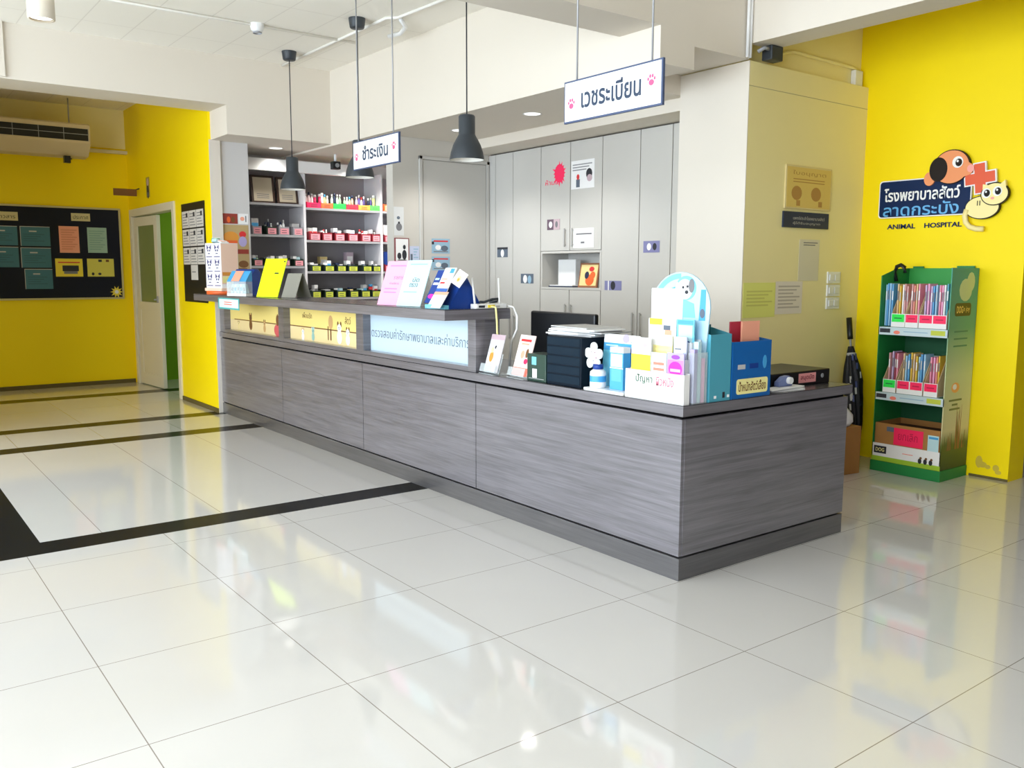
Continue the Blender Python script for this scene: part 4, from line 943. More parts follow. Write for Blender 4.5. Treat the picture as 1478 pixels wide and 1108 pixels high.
plain(2.166, -1.077, -1.17, ZL + .004, .958, LILAC, 'violet and magenta leaflet at the end of the front tray', gfx=[('r', .04, .96, .5, .86, mat('magenta_pale', (246, 130, 220), .5)), ('c', .5, .68, .40, .34, mat('magenta_print', (236, 40, 170), .5)), ('c', .5, .92, .25, .1, mat('purple_print', (150, 70, 210), .5)), ('r', .2, .8, .62, .68, PINK)])
plain(2.206, -.956, -1.067, ZL + .004, 1.022, LYEL, 'cream yellow leaflet in the middle tray of the dispenser', gfx=[('r', 0, 1, .85, 1, PAPER)], lines=[(.1, .8, .6, .85, 4, CREAMP)])
plain(2.206, -1.075, -1.146, ZL + .004, 1.024, mat('pale_violet_paper'), 'pale violet leaflet in the middle tray of the dispenser', gfx=[('r', .05, .75, .72, .95, PAPER), ('r', .1, .6, .8, .82, SLATE)])
plain(2.25, -.885, -1.045, ZL + .004, 1.092, PAPER, 'white leaflet with a yellow tab in the rear tray', gfx=[('r', .03, .5, .92, 1, YELP), ('r', .55, .8, .86, .92, SLATE), ('r', .6, .85, .8, .86, SALM), ('r', .4, .8, .72, .75, MISTB)])
plain(2.25, -1.05, -1.146, ZL + .004, 1.094, AQUA, 'aqua leaflet with a dark blue arc in the rear tray', gfx=[('r', .1, .9, .6, .93, LBLUE), ('c', .55, .72, .24, .08, DBLUE), ('c', .55, .69, .24, .07, LBLUE), ('r', .05, .95, .94, .99, TEAL)])
# clear upright pocket with coloured leaflets, edge on
o = thing('leaflet_pocket', 'clear upright leaflet pocket between the dispenser and the teal file', 'pocket', (2.25, -1.175, ZL))
MB().box(2.203, 2.286, -1.187, -1.185, ZL, .96, GLASS).build('front_plate', o); MB().box(2.203, 2.205, -1.185, -1.155, ZL, .96, GLASS).build('side_plate', o); MB().box(2.205, 2.286, -1.185, -1.155, ZL, ZL + .002, GLASS).build('base', o)
for i, (m_, c_) in enumerate(((LILAC, 'lilac'), (LBLUE, 'pale blue'), (PINK, 'pink'))):
    q = MB(); q.box(2.208 + i * .024, 2.227 + i * .024, -1.183, -1.158, ZL + .0022, .975 - i * .02 + (.05 if i == 1 else 0), m_)
    tag(q.build('leaflet_bundle'), c_ + ' leaflet bundle in the clear upright pocket', 'leaflets', 'bundles in the clear pocket')
# magazine files
def magazine_file(x0, x1, y0, y1, z, hf, hb, m_, label, group, thick=.004):
    """open file box: low front (at y0), high back (at y1), slanted sides"""
    t = thing('magazine_file', label, 'file box', ((x0 + x1) / 2, y0, z), group)
    q = MB(); q.box(x0, x1, y0, y1, z, z + thick, m_).box(x0, x1, y0, y0 + thick, z + thick, z + hf, m_).box(x0, x1, y1 - thick, y1, z + thick, z + hb, m_); q.build('shell', t)
    for x in (x0, x1 - thick):
        F_ = frame((x, 0, 0), (0, 1, 0), (0, 0, 1), (1, 0, 0))
        k = y0 + (y1 - y0) * .45
        MB(F_).prism([(y0 + thick, z + thick), (y1 - thick, z + thick), (y1 - thick, z + hb), (k, z + hb), (y0 + thick, z + hf)], 0, thick, m_).build('side', t)
    return t
gM = 'magazine files on the counter end'
t = magazine_file(2.30, 2.435, -1.19, -.93, ZL, .285, .31, TEAL, 'tall teal magazine file beside the blue one', gM)
for a, b_, z_, m_ in ((2.385, 2.40, .785, INK), (2.33, 2.345, .772, PAPER), (2.415, 2.43, .772, PAPER)):
    q = MB(MY(-1.19)); q.box(a, b_, .76, z_, 0, .001, m_); q.build('printed_mark', t)
q = MB(); q.box(2.31, 2.322, -1.17, -.96, ZL + .0045, 1.075, DTEAL); tag(q.build('folder'), 'dark teal folder inside the teal magazine file', 'folder')
t = magazine_file(2.442, 2.71, -1.192, -.93, ZL, .248, .262, BLUE, 'wide blue magazine file with a yellow label at the worktop edge', gM)
q = MB(MY(-1.192)); q.prism(rrect(2.475, 2.69, .765, .832, .012), 0, .0012, LYEL)
q.text('น้ำหนักสัตว์เลี้ยง', 2.582, .80, .19, .045, .0014, BROWN, bold=.015); q.build('label', t)
q = MB(MY(-1.192)); q.box(2.48, 2.53, .875, .895, 0, .001, LGREY); q.build('sticker', t)
q = MB(MY(-1.192)); q.box(2.56, 2.62, .875, .897, 0, .001, DBLUE); q.build('finger_slot', t)
q = MB(MY(-1.192)); q.disc(2.665, .90, .014, .03, 0, .001, SKY, 12); q.build('emblem', t)
q = MB(); q.box(2.46, 2.472, -1.15, -.96, ZL + .0045, 1.02, DBLUE); tag(q.build('folder'), 'navy folder in the blue magazine file', 'folder')
q = MB(); q.box(2.50, 2.585, -1.13, -1.122, ZL + .0045, 1.078, mat('crimson_card', (186, 52, 74), .5)); tag(q.build('folder'), 'crimson folder standing in the blue magazine file', 'folder')
q = MB(); q.box(2.535, 2.655, -1.165, -1.157, ZL + .0045, 1.08, SALM); tag(q.build('folder'), 'salmon folder standing in front of the crimson one', 'folder')
# ring binder, papers, tape dispenser
o = thing('ring_binder', 'black ring binder lying flat with a pink spine label', 'binder', (3.08, -.95, ZL))
MB().box(2.86, 3.33, -1.09, -.80, ZL, ZL + .072, BLK).build('cover', o, bevel=.005)
q = MB(MY(-1.09)); q.box(3.07, 3.21, ZL + .014, ZL + .06, 0, .0012, mat('rose_label_paper', (232, 156, 156), .5)); q.text('สมุดนัด', 3.14, ZL + .038, .11, .03, .0014, mat('maroon_ink', (130, 40, 50), .5), bold=.02); q.build('spine_label', o)
MB(MY(-1.09)).disc(3.265, ZL + .04, .011, .011, 0, .002, STEEL, 16).build('finger_ring', o)
for i in range(3):
    R_ = Matrix.Translation((2.86 + .01 * i, -1.13, ZL + i * .005)) @ Matrix.Rotation(-.08 + .08 * i, 4, 'Z')
    tag(MB(R_).box(-.14, .14, -.038, .03, 0, .0045, (PAPER, LGREY, PAPER)[i]).build('loose_papers'), ('lowest', 'middle', 'topmost')[i] + ' of the loose papers before the black binder', 'papers', 'loose papers before the binder')
o = thing('tape_dispenser', 'grey-blue tape dispenser in front of the black binder', 'tape dispenser', (2.915, -1.115, ZL + .0155))
MB(MY(-1.10)).prism([(2.865, .763), (2.965, .763), (2.97, .797), (2.94, .812), (2.905, .808), (2.865, .785)], 0, .03, mat('grey_blue_plastic', (110, 124, 170), .4)).build('dispenser_body', o, bevel=.003)
MB(MY(-1.145)).disc(2.932, .790, .016, .016, -.026, .003, WPL, 20).build('tape_roll', o)

# ================================================================== ON THE TRANSACTION SHELF (z = 1.094)
ZU = 1.0942
# rotating picture stand
o = thing('picture_stand', 'white display stand of cat-face cards on an orange base at the far counter end', 'stand', (2.04, 3.98, ZU))
MB().lathe([(.001, 0), (.135, 0), (.135, .03), (.001, .03)], ORNG, (2.04, 3.98, ZU), 36).build('turntable', o)
RT = Matrix.Translation((2.04, 3.98, ZU + .03)) @ Matrix.Rotation(math.radians(16), 4, 'Z')
b = MB(RT); b.box(-.085, .085, -.11, .11, .025, .405, PAPER); b.box(-.095, .095, -.12, .12, 0, .025, mat('peach_card', (246, 212, 190), .5)); b.build('card_tower', o)
def card_face(M_, W, cols):
    q = MB(M_)
    for r in range(3):
        for c in range(cols):
            u = -W / 2 + W * (c + .04) / cols; w = W * .92 / cols; v = .035 + r * .122
            q.box(u, u + w, v, v + .112, 0, .001, mat('pale_lilac_card', (226, 222, 234), .5)); q.box(u, u + w, v + .110, v + .112, .001, .0016, INKG)
            cx, cy = u + w * .5, v + .058
            q.disc(cx, cy, w * .3, .03, .001, .0016, PAPER, 14)
            for k in (-1, 1):
                q.disc(cx + k * w * .13, cy + .006, .009, .010, .0016, .0022, mat('indigo_print', (70, 70, 120), .5), 8)
                q.prism([(cx + k * w * .28, cy + .012), (cx + k * w * .30, cy + .052), (cx + k * w * .02, cy + .030)], .001, .0018, mat('indigo_print'))
            q.box(cx - w * .16, cx + w * .16, cy - .024, cy - .016, .0016, .002, mat('indigo_print'))
            q.box(u + w * .1, u + w * .9, v + .008, v + .014, .001, .0016, mat('indigo_print'))
    return q
a_ = math.radians(16)
uX = RT.to_3x3() @ Vector((0, -1, 0)); nX = RT.to_3x3() @ Vector((-1, 0, 0)); uY = RT.to_3x3() @ Vector((1, 0, 0)); nY = RT.to_3x3() @ Vector((0, -1, 0))
card_face(frame(RT @ Vector((-.085, 0, 0)), uX, (0, 0, 1), nX), .22, 2).build('card_panel', o)
q = MB(frame(RT @ Vector((0, -.11, 0)), uY, (0, 0, 1), nY)); q.box(-.082, .082, .06, .40, 0, .001, mat('peach_card')); q.box(-.075, .07, .13, .16, .001, .0016, mat('amber_print')); q.box(-.075, .07, .07, .125, .001, .0016, LYEL); q.build('side_card', o)
q = MB(RT)
for i in range(6):
    q.M = RT @ Matrix.Translation((-.03 + .02 * (i % 3), -.07 + .03 * i, .405)) @ Matrix.Rotation(.5 * i, 4, 'Z') @ Matrix.Rotation(.25, 4, 'X')
    q.box(-.035, .035, -.03, .03, .006, .014 + .006 * i, [PAPER, SALM, PAPER, LBLUE, mat('leaf_print', (120, 170, 110), .5), PAPER][i])
q.build('top_cards', o)
# sign card hanging at the shelf edge
q = MB(MX(1.9105)); q.box(-3.72, -3.24, .985, 1.075, 0, .003, mat('sea_green_edge', (80, 176, 176), .5)); q.box(-3.695, -3.255, .998, 1.066, .003, .0036, mat('pale_ice_paper', (222, 236, 244), .5))
for j in range(2): q.box(-3.58, -3.40, 1.02 + j * .018, 1.028 + j * .018, .0036, .004, mat('coral_print'))
tag(q.build('edge_card'), 'pale blue card with coral lines stuck on the transaction shelf edge', 'card')
# blue dispenser box
o = thing('sample_dispenser', 'blue sample dispenser with a clear front between the card stand and the neon clipboard', 'dispenser', (2.03, 3.45, ZU))
RB_ = Matrix.Translation((2.035, 3.45, ZU)) @ Matrix.Rotation(math.radians(30), 4, 'Z')
F_ = RB_ @ frame((0, 0, 0), (-1, 0, 0), (0, 0, 1), (0, 1, 0))
b = MB(RB_ @ frame((0, 0, 0), (1, 0, 0), (0, 0, 1), (0, -1, 0)))
b.prism([(-.02, 0), (.085, 0), (.085, .19), (.06, .215), (.02, .215), (-.02, .17)], -.095, .095, DBLUE); b.build('back_body', o, bevel=.004)
b = MB(RB_ @ frame((0, 0, 0), (1, 0, 0), (0, 0, 1), (0, -1, 0)))
b.prism([(-.10, .115), (-.02, .115), (-.02, .20), (-.03, .20)], -.095, .095, SKY); b.prism([(-.1005, .118), (-.031, .2005), (-.034, .2005), (-.1035, .118)], -.05, .03, SALM); b.build('sloped_lid', o)
b = MB(RB_); b.box(-.10, -.097, -.095, .095, 0.02, .115, GLASS); b.box(-.10, -.02, -.095, .095, 0, .02, WPL); b.box(-.097, -.02, .092, .095, .02, .115, GLASS); b.box(-.097, -.02, -.095, -.092, .02, .115, GLASS); b.build('clear_tray', o)
for k in range(5):
    q = MB(RB_ @ Matrix.Translation((-.06, -.07 + .034 * k, .0205)) @ Matrix.Rotation(.12 * (k - 2), 4, 'X')); q.box(-.018, .018, -.012, .012, 0.001, .075, WPL if k % 2 else LBLUE); q.box(-.0185, -.018, -.009, .009, .02, .05, SKY if k % 2 else INKG)
    tag(q.build('sample_sachet'), ORD[k] + ' sample sachet along the clear dispenser tray', 'sachet', 'sachets in the clear tray')
# neon clipboard on a grey stand
Ln = lean_frame((1.99, 2.86, ZU), 24, 22)
q = MB(Ln); q.box(-.108, .108, .002, .315, 0, .006, NEON); q.box(.02, .06, .19, .20, .006, .008, INK); q.box(.085, .1, .285, .295, .006, .008, INK)
tag(q.build('clipboard'), 'neon yellow clipboard leaning on the transaction shelf', 'clipboard')
o = thing('easel_stand', 'grey folding easel stand behind the neon clipboard', 'stand', (2.16, 2.74, ZU))
GS = mat('taupe_board', (140, 138, 128), .5)
for yaw, off, l_ in ((24, -.055, 24), (204, .055, 24)):
    a = math.radians(24); n = Vector((-math.cos(a), -math.sin(a), 0))
    MB(lean_frame(Vector((2.165, 2.72, ZU)) - n * off + n * (.035 if yaw == 24 else -.035), yaw, l_)).box(-.07, .07, .002, .20, -.003, 0, GS).build('leaf_board', o)
# tall sheets in table stands
def easel_sheet(o, yaw, w, h, lean, base, label, texts=(), lines=()):
    t = thing('table_sign', label, 'sign', o, 'sheets standing on the transaction shelf')
    L_ = lean_frame(o, yaw, lean)
    q = MB(L_); q.box(-w / 2, w / 2, .002, h, 0, .003, base)
    for a, b_, c, m_ in lines: q.box(a * w, b_ * w, c * h, c * h + .007, .003, .0036, m_)
    for s_, cu, cv, tw, th_, m_ in texts: q.text(s_, cu * w, cv * h, tw * w, th_ * h, .0032, m_)
    q.build('sheet', t)
    a = math.radians(yaw); n = Vector((-math.cos(a), -math.sin(a), 0))
    back = Vector(o) - n * (h * math.sin(math.radians(lean)) * 2 * .8)
    MB(lean_frame(back, yaw + 180, lean)).box(-w * .35, w * .35, .002, h * .78, 0, .003, GLASS).build('support_leg', t)
easel_sheet((1.975, .965, ZU), 8, .215, .275, 20, PINK, 'pink sheet with grey writing standing on the transaction shelf', texts=[('รายการ', .14, .62, .4, .07, INKG), ('ค่าบริการ', .02, .5, .42, .06, INKG)], lines=[(-.35, .35, .88, mat('rose_line', (220, 130, 180), .5)), (-.35, .2, .36, mat('rose_line')), (-.35, .2, .28, mat('rose_line'))])
easel_sheet((1.975, .735, ZU), 8, .215, .278, 20, LBLUE, 'pale blue sheet with dark writing beside the pink sheet', texts=[('นัด', .05, .58, .28, .1, INK), ('ตรวจ', .0, .46, .34, .08, INK)], lines=[(-.35, .35, .9, MISTB), (-.35, .2, .3, MISTB)])
# blue tent board with leaflets
o = thing('tent_board', 'deep blue tent-shaped leaflet holder near the end of the transaction shelf', 'stand', (2.08, .42, ZU))
FT = frame((0, 0, 0), (1, 0, 0), (0, 0, 1), (0, -1, 0))
q = MB(frame((0, 0, 0), (1, 0, 0), (0, 0, 1), (0, -1, 0)))
q.prism([(1.985, ZU), (2.205, ZU), (2.105, ZU + .165), (2.085, ZU + .165)], -.53, -.33, DBLUE); q.build('tent_body', o)
q = MB(FT); q.box(1.96, 1.985, ZU, ZU + .02, -.53, -.33, AQUA); q.build('front_lip', o)
Lt = lean_frame((1.975, .50, ZU + .0205), 0, 28); gT = 'leaflets on the blue tent board'
leaflet(Lt, .10, .20, DBLUE, 'deep blue leaflet with white print on the tent board', gfx=[('r', .1, .6, .55, .62, PAPER), ('r', .1, .5, .7, .76, LBLUE), ('c', .4, .2, .3, .14, mat('magenta_print'))], group=gT, v0=.004, w0=.006)
Lt2 = lean_frame((1.965, .415, ZU + .0205), 0, 28)
leaflet(Lt2, .11, .215, PAPER, 'white leaflet with red lines and a blue base on the tent board', gfx=[('r', 0, 1, .25, .42, mat('cornflower_dark', (50, 100, 180), .5)), ('r', .55, .9, .85, .98, SKY), ('r', .1, .5, .55, .6, RED), ('r', .1, .6, .66, .7, SALM)], group=gT, v0=.004, w0=.006)
Lt3 = lean_frame((1.92, .375, ZU), 0, 34)
leaflet(Lt3, .13, .10, PAPER, 'white leaflet with an orange header low at the tent board foot', gfx=[('r', 0, 1, .8, 1, SALM), ('r', .0, .3, 0, .2, AQUA)], group=gT, v0=.004, w0=.004)
Lt4 = lean_frame((2.02, .315, ZU + .12), 4, 30) @ Matrix.Rotation(-.35, 4, 'Z')
leaflet(Lt4, .10, .085, PAPER, 'cream-white leaflet tilted out at the tent board top', gfx=[('c', .5, .45, .2, .2, LYEL), ('c', .5, .4, .1, .1, mat('amber_print'))], group=gT, v0=.004, w0=.006)
# router with antennas and cables
o = thing('wifi_router', 'white router with two upright antennas at the end of the transaction shelf', 'router', (2.185, .30, ZU))
MB().box(2.225, 2.325, .262, .38, ZU, ZU + .026, WPL).box(2.10, 2.225, .262, .30, ZU, ZU + .001, WPL).build('housing', o, bevel=.004) if False else MB().prism(rrect(2.115, 2.33, .265, .322, .012), ZU, ZU + .026, WPL).build('housing', o, bevel=.003)
q = MB(MY(.265)); q.box(2.135, 2.175, ZU + .006, ZU + .018, 0, .001, INK); q.box(2.195, 2.24, ZU + .005, ZU + .02, 0, .003, YELP); q.box(2.25, 2.275, ZU + .008, ZU + .016, 0, .001, LGREY); q.build('ports', o)
for x, dx in ((2.135, -.018), (2.30, -.008)):
    MB().tube([(x, .30, ZU + .02), (x + dx * .3, .30, ZU + .06), (x + dx, .30, ZU + .165)], .0068, WPL, 10, r1=.0055).build('antenna', o)
gW = 'cables hanging from the router'
tag(MB().tube([(2.215, .262, ZU + .012), (2.225, .235, ZU + .008), (2.236, .238, 1.03), (2.238, .238, .97), (2.25, .245, .90), (2.26, .25, .76)], .0055, LYEL).build('network_cable'), 'pale yellow network cable hanging off the shelf end', 'cable', gW)
tag(MB().tube([(2.33, .29, ZU + .014), (2.36, .25, ZU + .006), (2.36, .22, 1.05), (2.355, .215, .98), (2.32, .22, .91), (2.31, .225, .76)], .0062, WPL).build('network_cable'), 'white network cable looping down from the router end', 'cable', gW)
tag(MB().tube([(2.24, .31, ZU + .033), (2.28, .30, ZU + .036), (2.30, .305, ZU + .052), (2.26, .315, ZU + .048), (2.20, .31, ZU + .034), (2.17, .305, ZU + .035)], .007, DK).build('power_cord'), 'dark coiled cord lying on top of the router', 'cord')

# ================================================================== GREEN LEAFLET RACK, UMBRELLA, CARTON
RK = thing('leaflet_rack', 'green card floor rack of leaflets against the yellow wall', 'rack', (4.94, -.73, 0))
xf, xb, ya, yb2 = 4.775, 5.112, -.955, -.498
MB().box(xb - .008, xb, ya, yb2, 0.0, 1.325, mat('leaf_green_card', (46, 150, 62), .5)).build('back_panel', RK)
q = MB(frame((0, yb2 - .006, 0), (1, 0, 0), (0, 0, 1), (0, 1, 0))); q.prism([(xf, 0.07), (xb - .008, .07), (xb - .008, 1.325), (xf + .17, 1.32), (xf, 1.275)], 0, .006, RACKG); q.build('side_panel', RK)
SG = bpy.data.materials.new('printed_meadow_side'); SG.use_nodes = True
nt = SG.node_tree; b_ = nt.nodes['Principled BSDF']; geo = nt.nodes.new('ShaderNodeNewGeometry'); sx = nt.nodes.new('ShaderNodeSeparateXYZ'); rp = nt.nodes.new('ShaderNodeValToRGB'); mr = nt.nodes.new('ShaderNodeMath'); mr.operation = 'DIVIDE'; mr.inputs[1].default_value = 1.33
nt.links.new(geo.outputs['Position'], sx.inputs[0]); nt.links.new(sx.outputs[2], mr.inputs[0]); nt.links.new(mr.outputs[0], rp.inputs[0]); nt.links.new(rp.outputs[0], b_.inputs['Base Color'])
el = rp.color_ramp.elements
while len(el) < 6: el.new(.5)
for e, (p_, c_) in zip(el, ((0.05, (54, 74, 36)), (.17, (96, 112, 52)), (.24, (212, 204, 160)), (.5, (196, 208, 160)), (.72, (96, 160, 126)), (1.0, (58, 150, 136)))):
    e.position = p_; e.color = tuple(lin(x) for x in c_) + (1,)
b_.inputs['Roughness'].default_value = .5
FS = frame((0, ya, 0), (1, 0, 0), (0, 0, 1), (0, -1, 0))
q = MB(FS); q.prism([(xf, .07), (xb, .07), (xb, 1.325), (xf, 1.325)], -.006, 0, SG)
q.disc(xf + .18, 1.19, .08, .07, 0, .0006, mat('pale_leaf_print', (196, 210, 160), .5), 14); q.disc(xf + .24, 1.24, .05, .06, 0, .0008, mat('pale_leaf_print'), 12)
q.prism(rrect(xf + .06, xf + .26, 1.03, 1.11, .02), 0, .001, mat('olive_brown_print', (84, 78, 36), .5)); q.text('DOG', xf + .12, 1.07, .08, .045, .0012, mat('gold_print', (230, 200, 110), .5), bold=.03); q.text('n joy', xf + .205, 1.068, .08, .04, .0012, mat('gold_print'), bold=.01)
for j in range(3): q.box(xf + .07, xf + .24, .93 - j * .045, .94 - j * .045, 0, .0008, mat('dim_green_print', (70, 130, 104), .5))
q.disc(xf + .13, .585, .05, .032, 0, .0008, mat('apricot_print', (240, 170, 96), .5), 16); q.disc(xf + .12, .59, .025, .018, .0008, .0014, PAPER, 12)
for j, (a, c) in enumerate(((.06, .22), (.10, .17), (.07, .2))): q.box(xf + a, xf + c, .50 - j * .028, .512 - j * .028, 0, .0008, mat('moss_print', (110, 120, 70), .5))
rg = random.Random(4)
for j in range(26):
    u = xf + .03 + rg.random() * .27; h_ = rg.uniform(.03, .12) + (.16 if abs(u - xf - .19) < .03 else 0)
    q.prism([(u - .007, .19), (u + .007, .19), (u + rg.uniform(-.015, .015), .20 + h_)], 0, .0008, mat('umber_leaf_print', (150, 100, 62), .5) if j % 2 else mat('moss_dark_print', (90, 104, 48), .5))
q.build('side_panel', RK)
tb = MB(); tb.box(xf - .006, xb, ya - .006, yb2 + .006, 0, .068, RACKG); tb.build('base', RK, bevel=.002)
tb = MB(); tb.box(xb - .012, xb - .002, -.60, -.53, 1.325, 1.337, RACKG); tb.box(xb - .012, xb - .002, -.93, -.82, 1.325, 1.339, RACKG); tb.build('header_tabs', RK)
LIPW = mat('sky_white_print', (198, 216, 222), .5)
for z, nm in ((.95, 0), (.525, 1)):
    MB().box(xf + .012, xb - .008, ya + .006, yb2 - .006, z - .012, z, RACKD).build('shelf', RK)
    q = MB(MX(xf)); q.box(-yb2, -ya, z - .052, z - .002, -.008, 0, LIPW); q.box(-yb2 + .01, -yb2 + .08, z - .038, z - .012, 0, .0006, INK); q.disc(-yb2 + .125, z - .034, .022, .012, 0, .0006, mat('coral_print'), 10); q.box(-ya - .11, -ya - .02, z - .04, z - .01, 0, .0006, OLIVE); q.box(-yb2 + .17, -ya - .13, z - .03, z - .024, 0, .0006, MISTB); q.build('shelf_lip', RK)
q = MB(MX(xf)); q.box(-yb2, -ya, .069, .185, -.008, 0, PAPER); q.box(-yb2, -ya, .069, .10, 0, .0005, mat('grass_print', (160, 196, 50), .5)); q.box(-yb2 + .015, -yb2 + .10, .12, .168, 0, .0008, INK); q.text('DOG', -yb2 + .057, .144, .06, .025, .001, LYEL, bold=.02)
for k in range(3): q.disc(-ya - .13 + .035 * k, .112, .012, .018, 0, .0009, INK, 10); q.disc(-ya - .125 + .035 * k, .132, .008, .008, 0, .0009, BROWN, 8)
q.box(-yb2 + .21, -yb2 + .28, .138, .142, 0, .0008, mat('coral_print')); q.build('shelf_lip', RK)
MB().box(xf + .012, xb - .008, ya + .006, yb2 - .006, .07, .082, RACKD).build('shelf', RK)
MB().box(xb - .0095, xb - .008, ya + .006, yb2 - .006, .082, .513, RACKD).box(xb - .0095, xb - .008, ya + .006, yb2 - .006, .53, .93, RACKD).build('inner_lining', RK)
def rack_file(y1, y0, z, tagm, label, group, nlab=1, hf=.085, hb=.24):
    """white leaflet file facing the room (low front at xf)"""
    t = thing('leaflet_file', label, 'file box', (xf + .02, (y0 + y1) / 2, z), group)
    x0, x1 = xf + .006, xf + .215
    q = MB(); q.box(x0, x1, y0, y1, z, z + .003, PAPER).box(x0, x0 + .003, y0, y1, z + .003, z + hf, PAPER).box(x1 - .003, x1, y0, y1, z + .003, z + hb, PAPER); q.build('shell', t)
    for y in (y0, y1 - .003):
        MB(frame((0, y + .003, 0), (1, 0, 0), (0, 0, 1), (0, -1, 0))).prism([(x0 + .003, z + .003), (x1 - .003, z + .003), (x1 - .003, z + hb), (x0 + .10, z + hb), (x0 + .003, z + hf)], 0, .003, mat('tan_kraft', (204, 180, 140), .6)).build('side', t)
    w = (y1 - y0) / nlab
    for i in range(nlab):
        q = MB(MX(x0)); q.box(-y1 + i * w + .004, -y1 + (i + 1) * w - .004, z + hf * .38, z + hf - .004, 0, .0012, tagm)
        q.box(-y1 + i * w + .02, -y1 + (i + 1) * w - .02, z + hf * .62, z + hf * .70, .0012, .0016, mat('deep_rose_print', (200, 20, 70), .5) if tagm is PINKR else RACKG); q.build('label', t)
g1, g2 = 'leaflet files on the upper rack shelf', 'leaflet files on the middle rack shelf'
rack_file(-.578, -.668, .9505, NGREEN, 'white file with a neon green label on the upper rack shelf', g1)
rack_file(-.671, -.755, .9505, PINKR, 'white file with one pink-red label on the upper rack shelf', g1)
rack_file(-.760, -.935, .9505, PINKR, 'wide white file with two pink-red labels on the upper rack shelf', g1, 2)
rack_file(-.545, -.632, .5255, NGREEN, 'white file with a neon green label on the middle rack shelf', g2)
rack_file(-.640, -.810, .5255, PINKR, 'wide white file with two pink-red labels on the middle rack shelf', g2, 2)
rack_file(-.818, -.905, .5255, PINKR, 'white file with one pink-red label on the middle rack shelf', g2)
TANL = mat('tan_leaflet', (222, 190, 144), .6); GOLD = mat('golden_leaflet', (230, 190, 70), .5); ROSE = mat('rose_leaflet', (236, 150, 176), .5); PALEB = mat('light_blue_leaflet', (160, 206, 234), .5); MIDB = mat('mid_blue_leaflet', (96, 164, 216), .5); CORL = mat('coral_leaflet', (236, 150, 136), .5); LAV = mat('lavender_leaflet', (204, 180, 218), .5); WINE = mat('wine_leaflet', (150, 50, 66), .5); DUSTP = mat('dusty_pink_leaflet', (216, 160, 160), .5)
rl = random.Random(9)
def leaf_row(z, spec, where, group, hmin, hmax):
    for i, (y, m_, c_) in enumerate(spec):
        h_ = rl.uniform(hmin, hmax); x0 = xf + .045 + rl.uniform(0, .012)
        q = MB(Matrix.Translation((0, y, z)) @ Matrix.Rotation(rl.uniform(-.0, .0), 4, 'X'))
        q.box(x0, x0 + .10, -.0045, .0045, 0.0, h_, m_); q.box(x0 - .0006, x0, -.0036, .0036, h_ * .62, h_ * .84, (PAPER, INKG, LGREY)[i % 3])
        tag(q.build('leaflet_bundle'), '%s leaflet bundle, %s counted from the umbrella side, %s' % (c_, ORD[i], where), 'leaflets', group)
up_ = [(-.512, PALEB, 'light blue'), (-.526, MIDB, 'mid blue'), (-.540, PALEB, 'light blue'), (-.556, MIDB, 'mid blue')]
up_ += [(-.590, TANL, 'tan'), (-.606, GOLD, 'golden'), (-.622, PAPER, 'white'), (-.638, DUSTP, 'dusty pink'), (-.654, DUSTP, 'dusty pink')]
up_ += [(-.684, DUSTP, 'dusty pink'), (-.700, CORL, 'coral'), (-.716, TANL, 'tan'), (-.732, ROSE, 'rose')]
up_ += [(-.775, LAV, 'lavender'), (-.792, PINK, 'pink'), (-.809, LAV, 'lavender'), (-.826, MIDB, 'mid blue'), (-.843, PALEB, 'light blue'), (-.860, ROSE, 'rose'), (-.877, PINK, 'pink'), (-.894, PAPER, 'white'), (-.912, TEAL, 'teal')]
leaf_row(.9538, up_, 'upper rack shelf', 'leaflets on the upper rack shelf', .255, .275)
lo_ = [(-.560, DUSTP, 'dusty pink'), (-.578, LAV, 'lavender'), (-.596, WINE, 'wine red'), (-.614, ROSE, 'rose')]
lo_ += [(-.655, TANL, 'tan'), (-.672, PALEB, 'light blue'), (-.689, MIDB, 'mid blue'), (-.706, GOLD, 'golden'), (-.723, TANL, 'tan'), (-.740, GOLD, 'golden'), (-.757, PALEB, 'light blue'), (-.774, MIDB, 'mid blue'), (-.791, PALEB, 'light blue')]
lo_ += [(-.832, ROSE, 'rose'), (-.850, PINK, 'pink'), (-.868, CORL, 'coral'), (-.886, GOLD, 'golden')]
leaf_row(.5288, lo_, 'middle rack shelf', 'leaflets on the middle rack shelf', .235, .26)
o = thing('cardboard_carton', 'open brown carton with a neon pink note in the bottom of the green rack', 'carton', (4.9, -.73, .083))
q = MB(); x0, x1, y0, y1, z0, z1 = xf + .008, xb - .02, -.94, -.51, .0825, .32
q.box(x0, x1, y0, y1, z0, z0 + .005, CARDB).box(x0, x0 + .005, y0, y1, z0 + .005, z1, CARDB).box(x1 - .005, x1, y0, y1, z0 + .005, z1, CARDB).box(x0 + .005, x1 - .005, y0, y0 + .005, z0 + .005, z1, CARDB).box(x0 + .005, x1 - .005, y1 - .005, y1, z0 + .005, z1, CARDB); q.box(x0 + .005, x1 - .005, y0 + .005, y1 - .005, z0 + .1, z0 + .2, mat('dark_contents', (86, 52, 24), .8)); q.build('carton_body', o)
q = MB(MX(x0)); q.box(.64, .835, .19, .30, 0, .002, PINKR); q.text('ยกเลิก', .735, .25, .13, .05, .0022, mat('deep_rose_print', (200, 20, 70), .5)); q.build('pink_note', o)
q = MB(MX(x0)); q.box(.865, .935, .18, .285, 0, .001, LBLUE); q.box(.872, .93, .262, .276, .001, .0014, SKY); q.build('shipping_label', o)
q = MB(MX(x0)); q.box(.59, .64, .27, .30, 0, .001, SLATE); q.build('printed_mark', o)
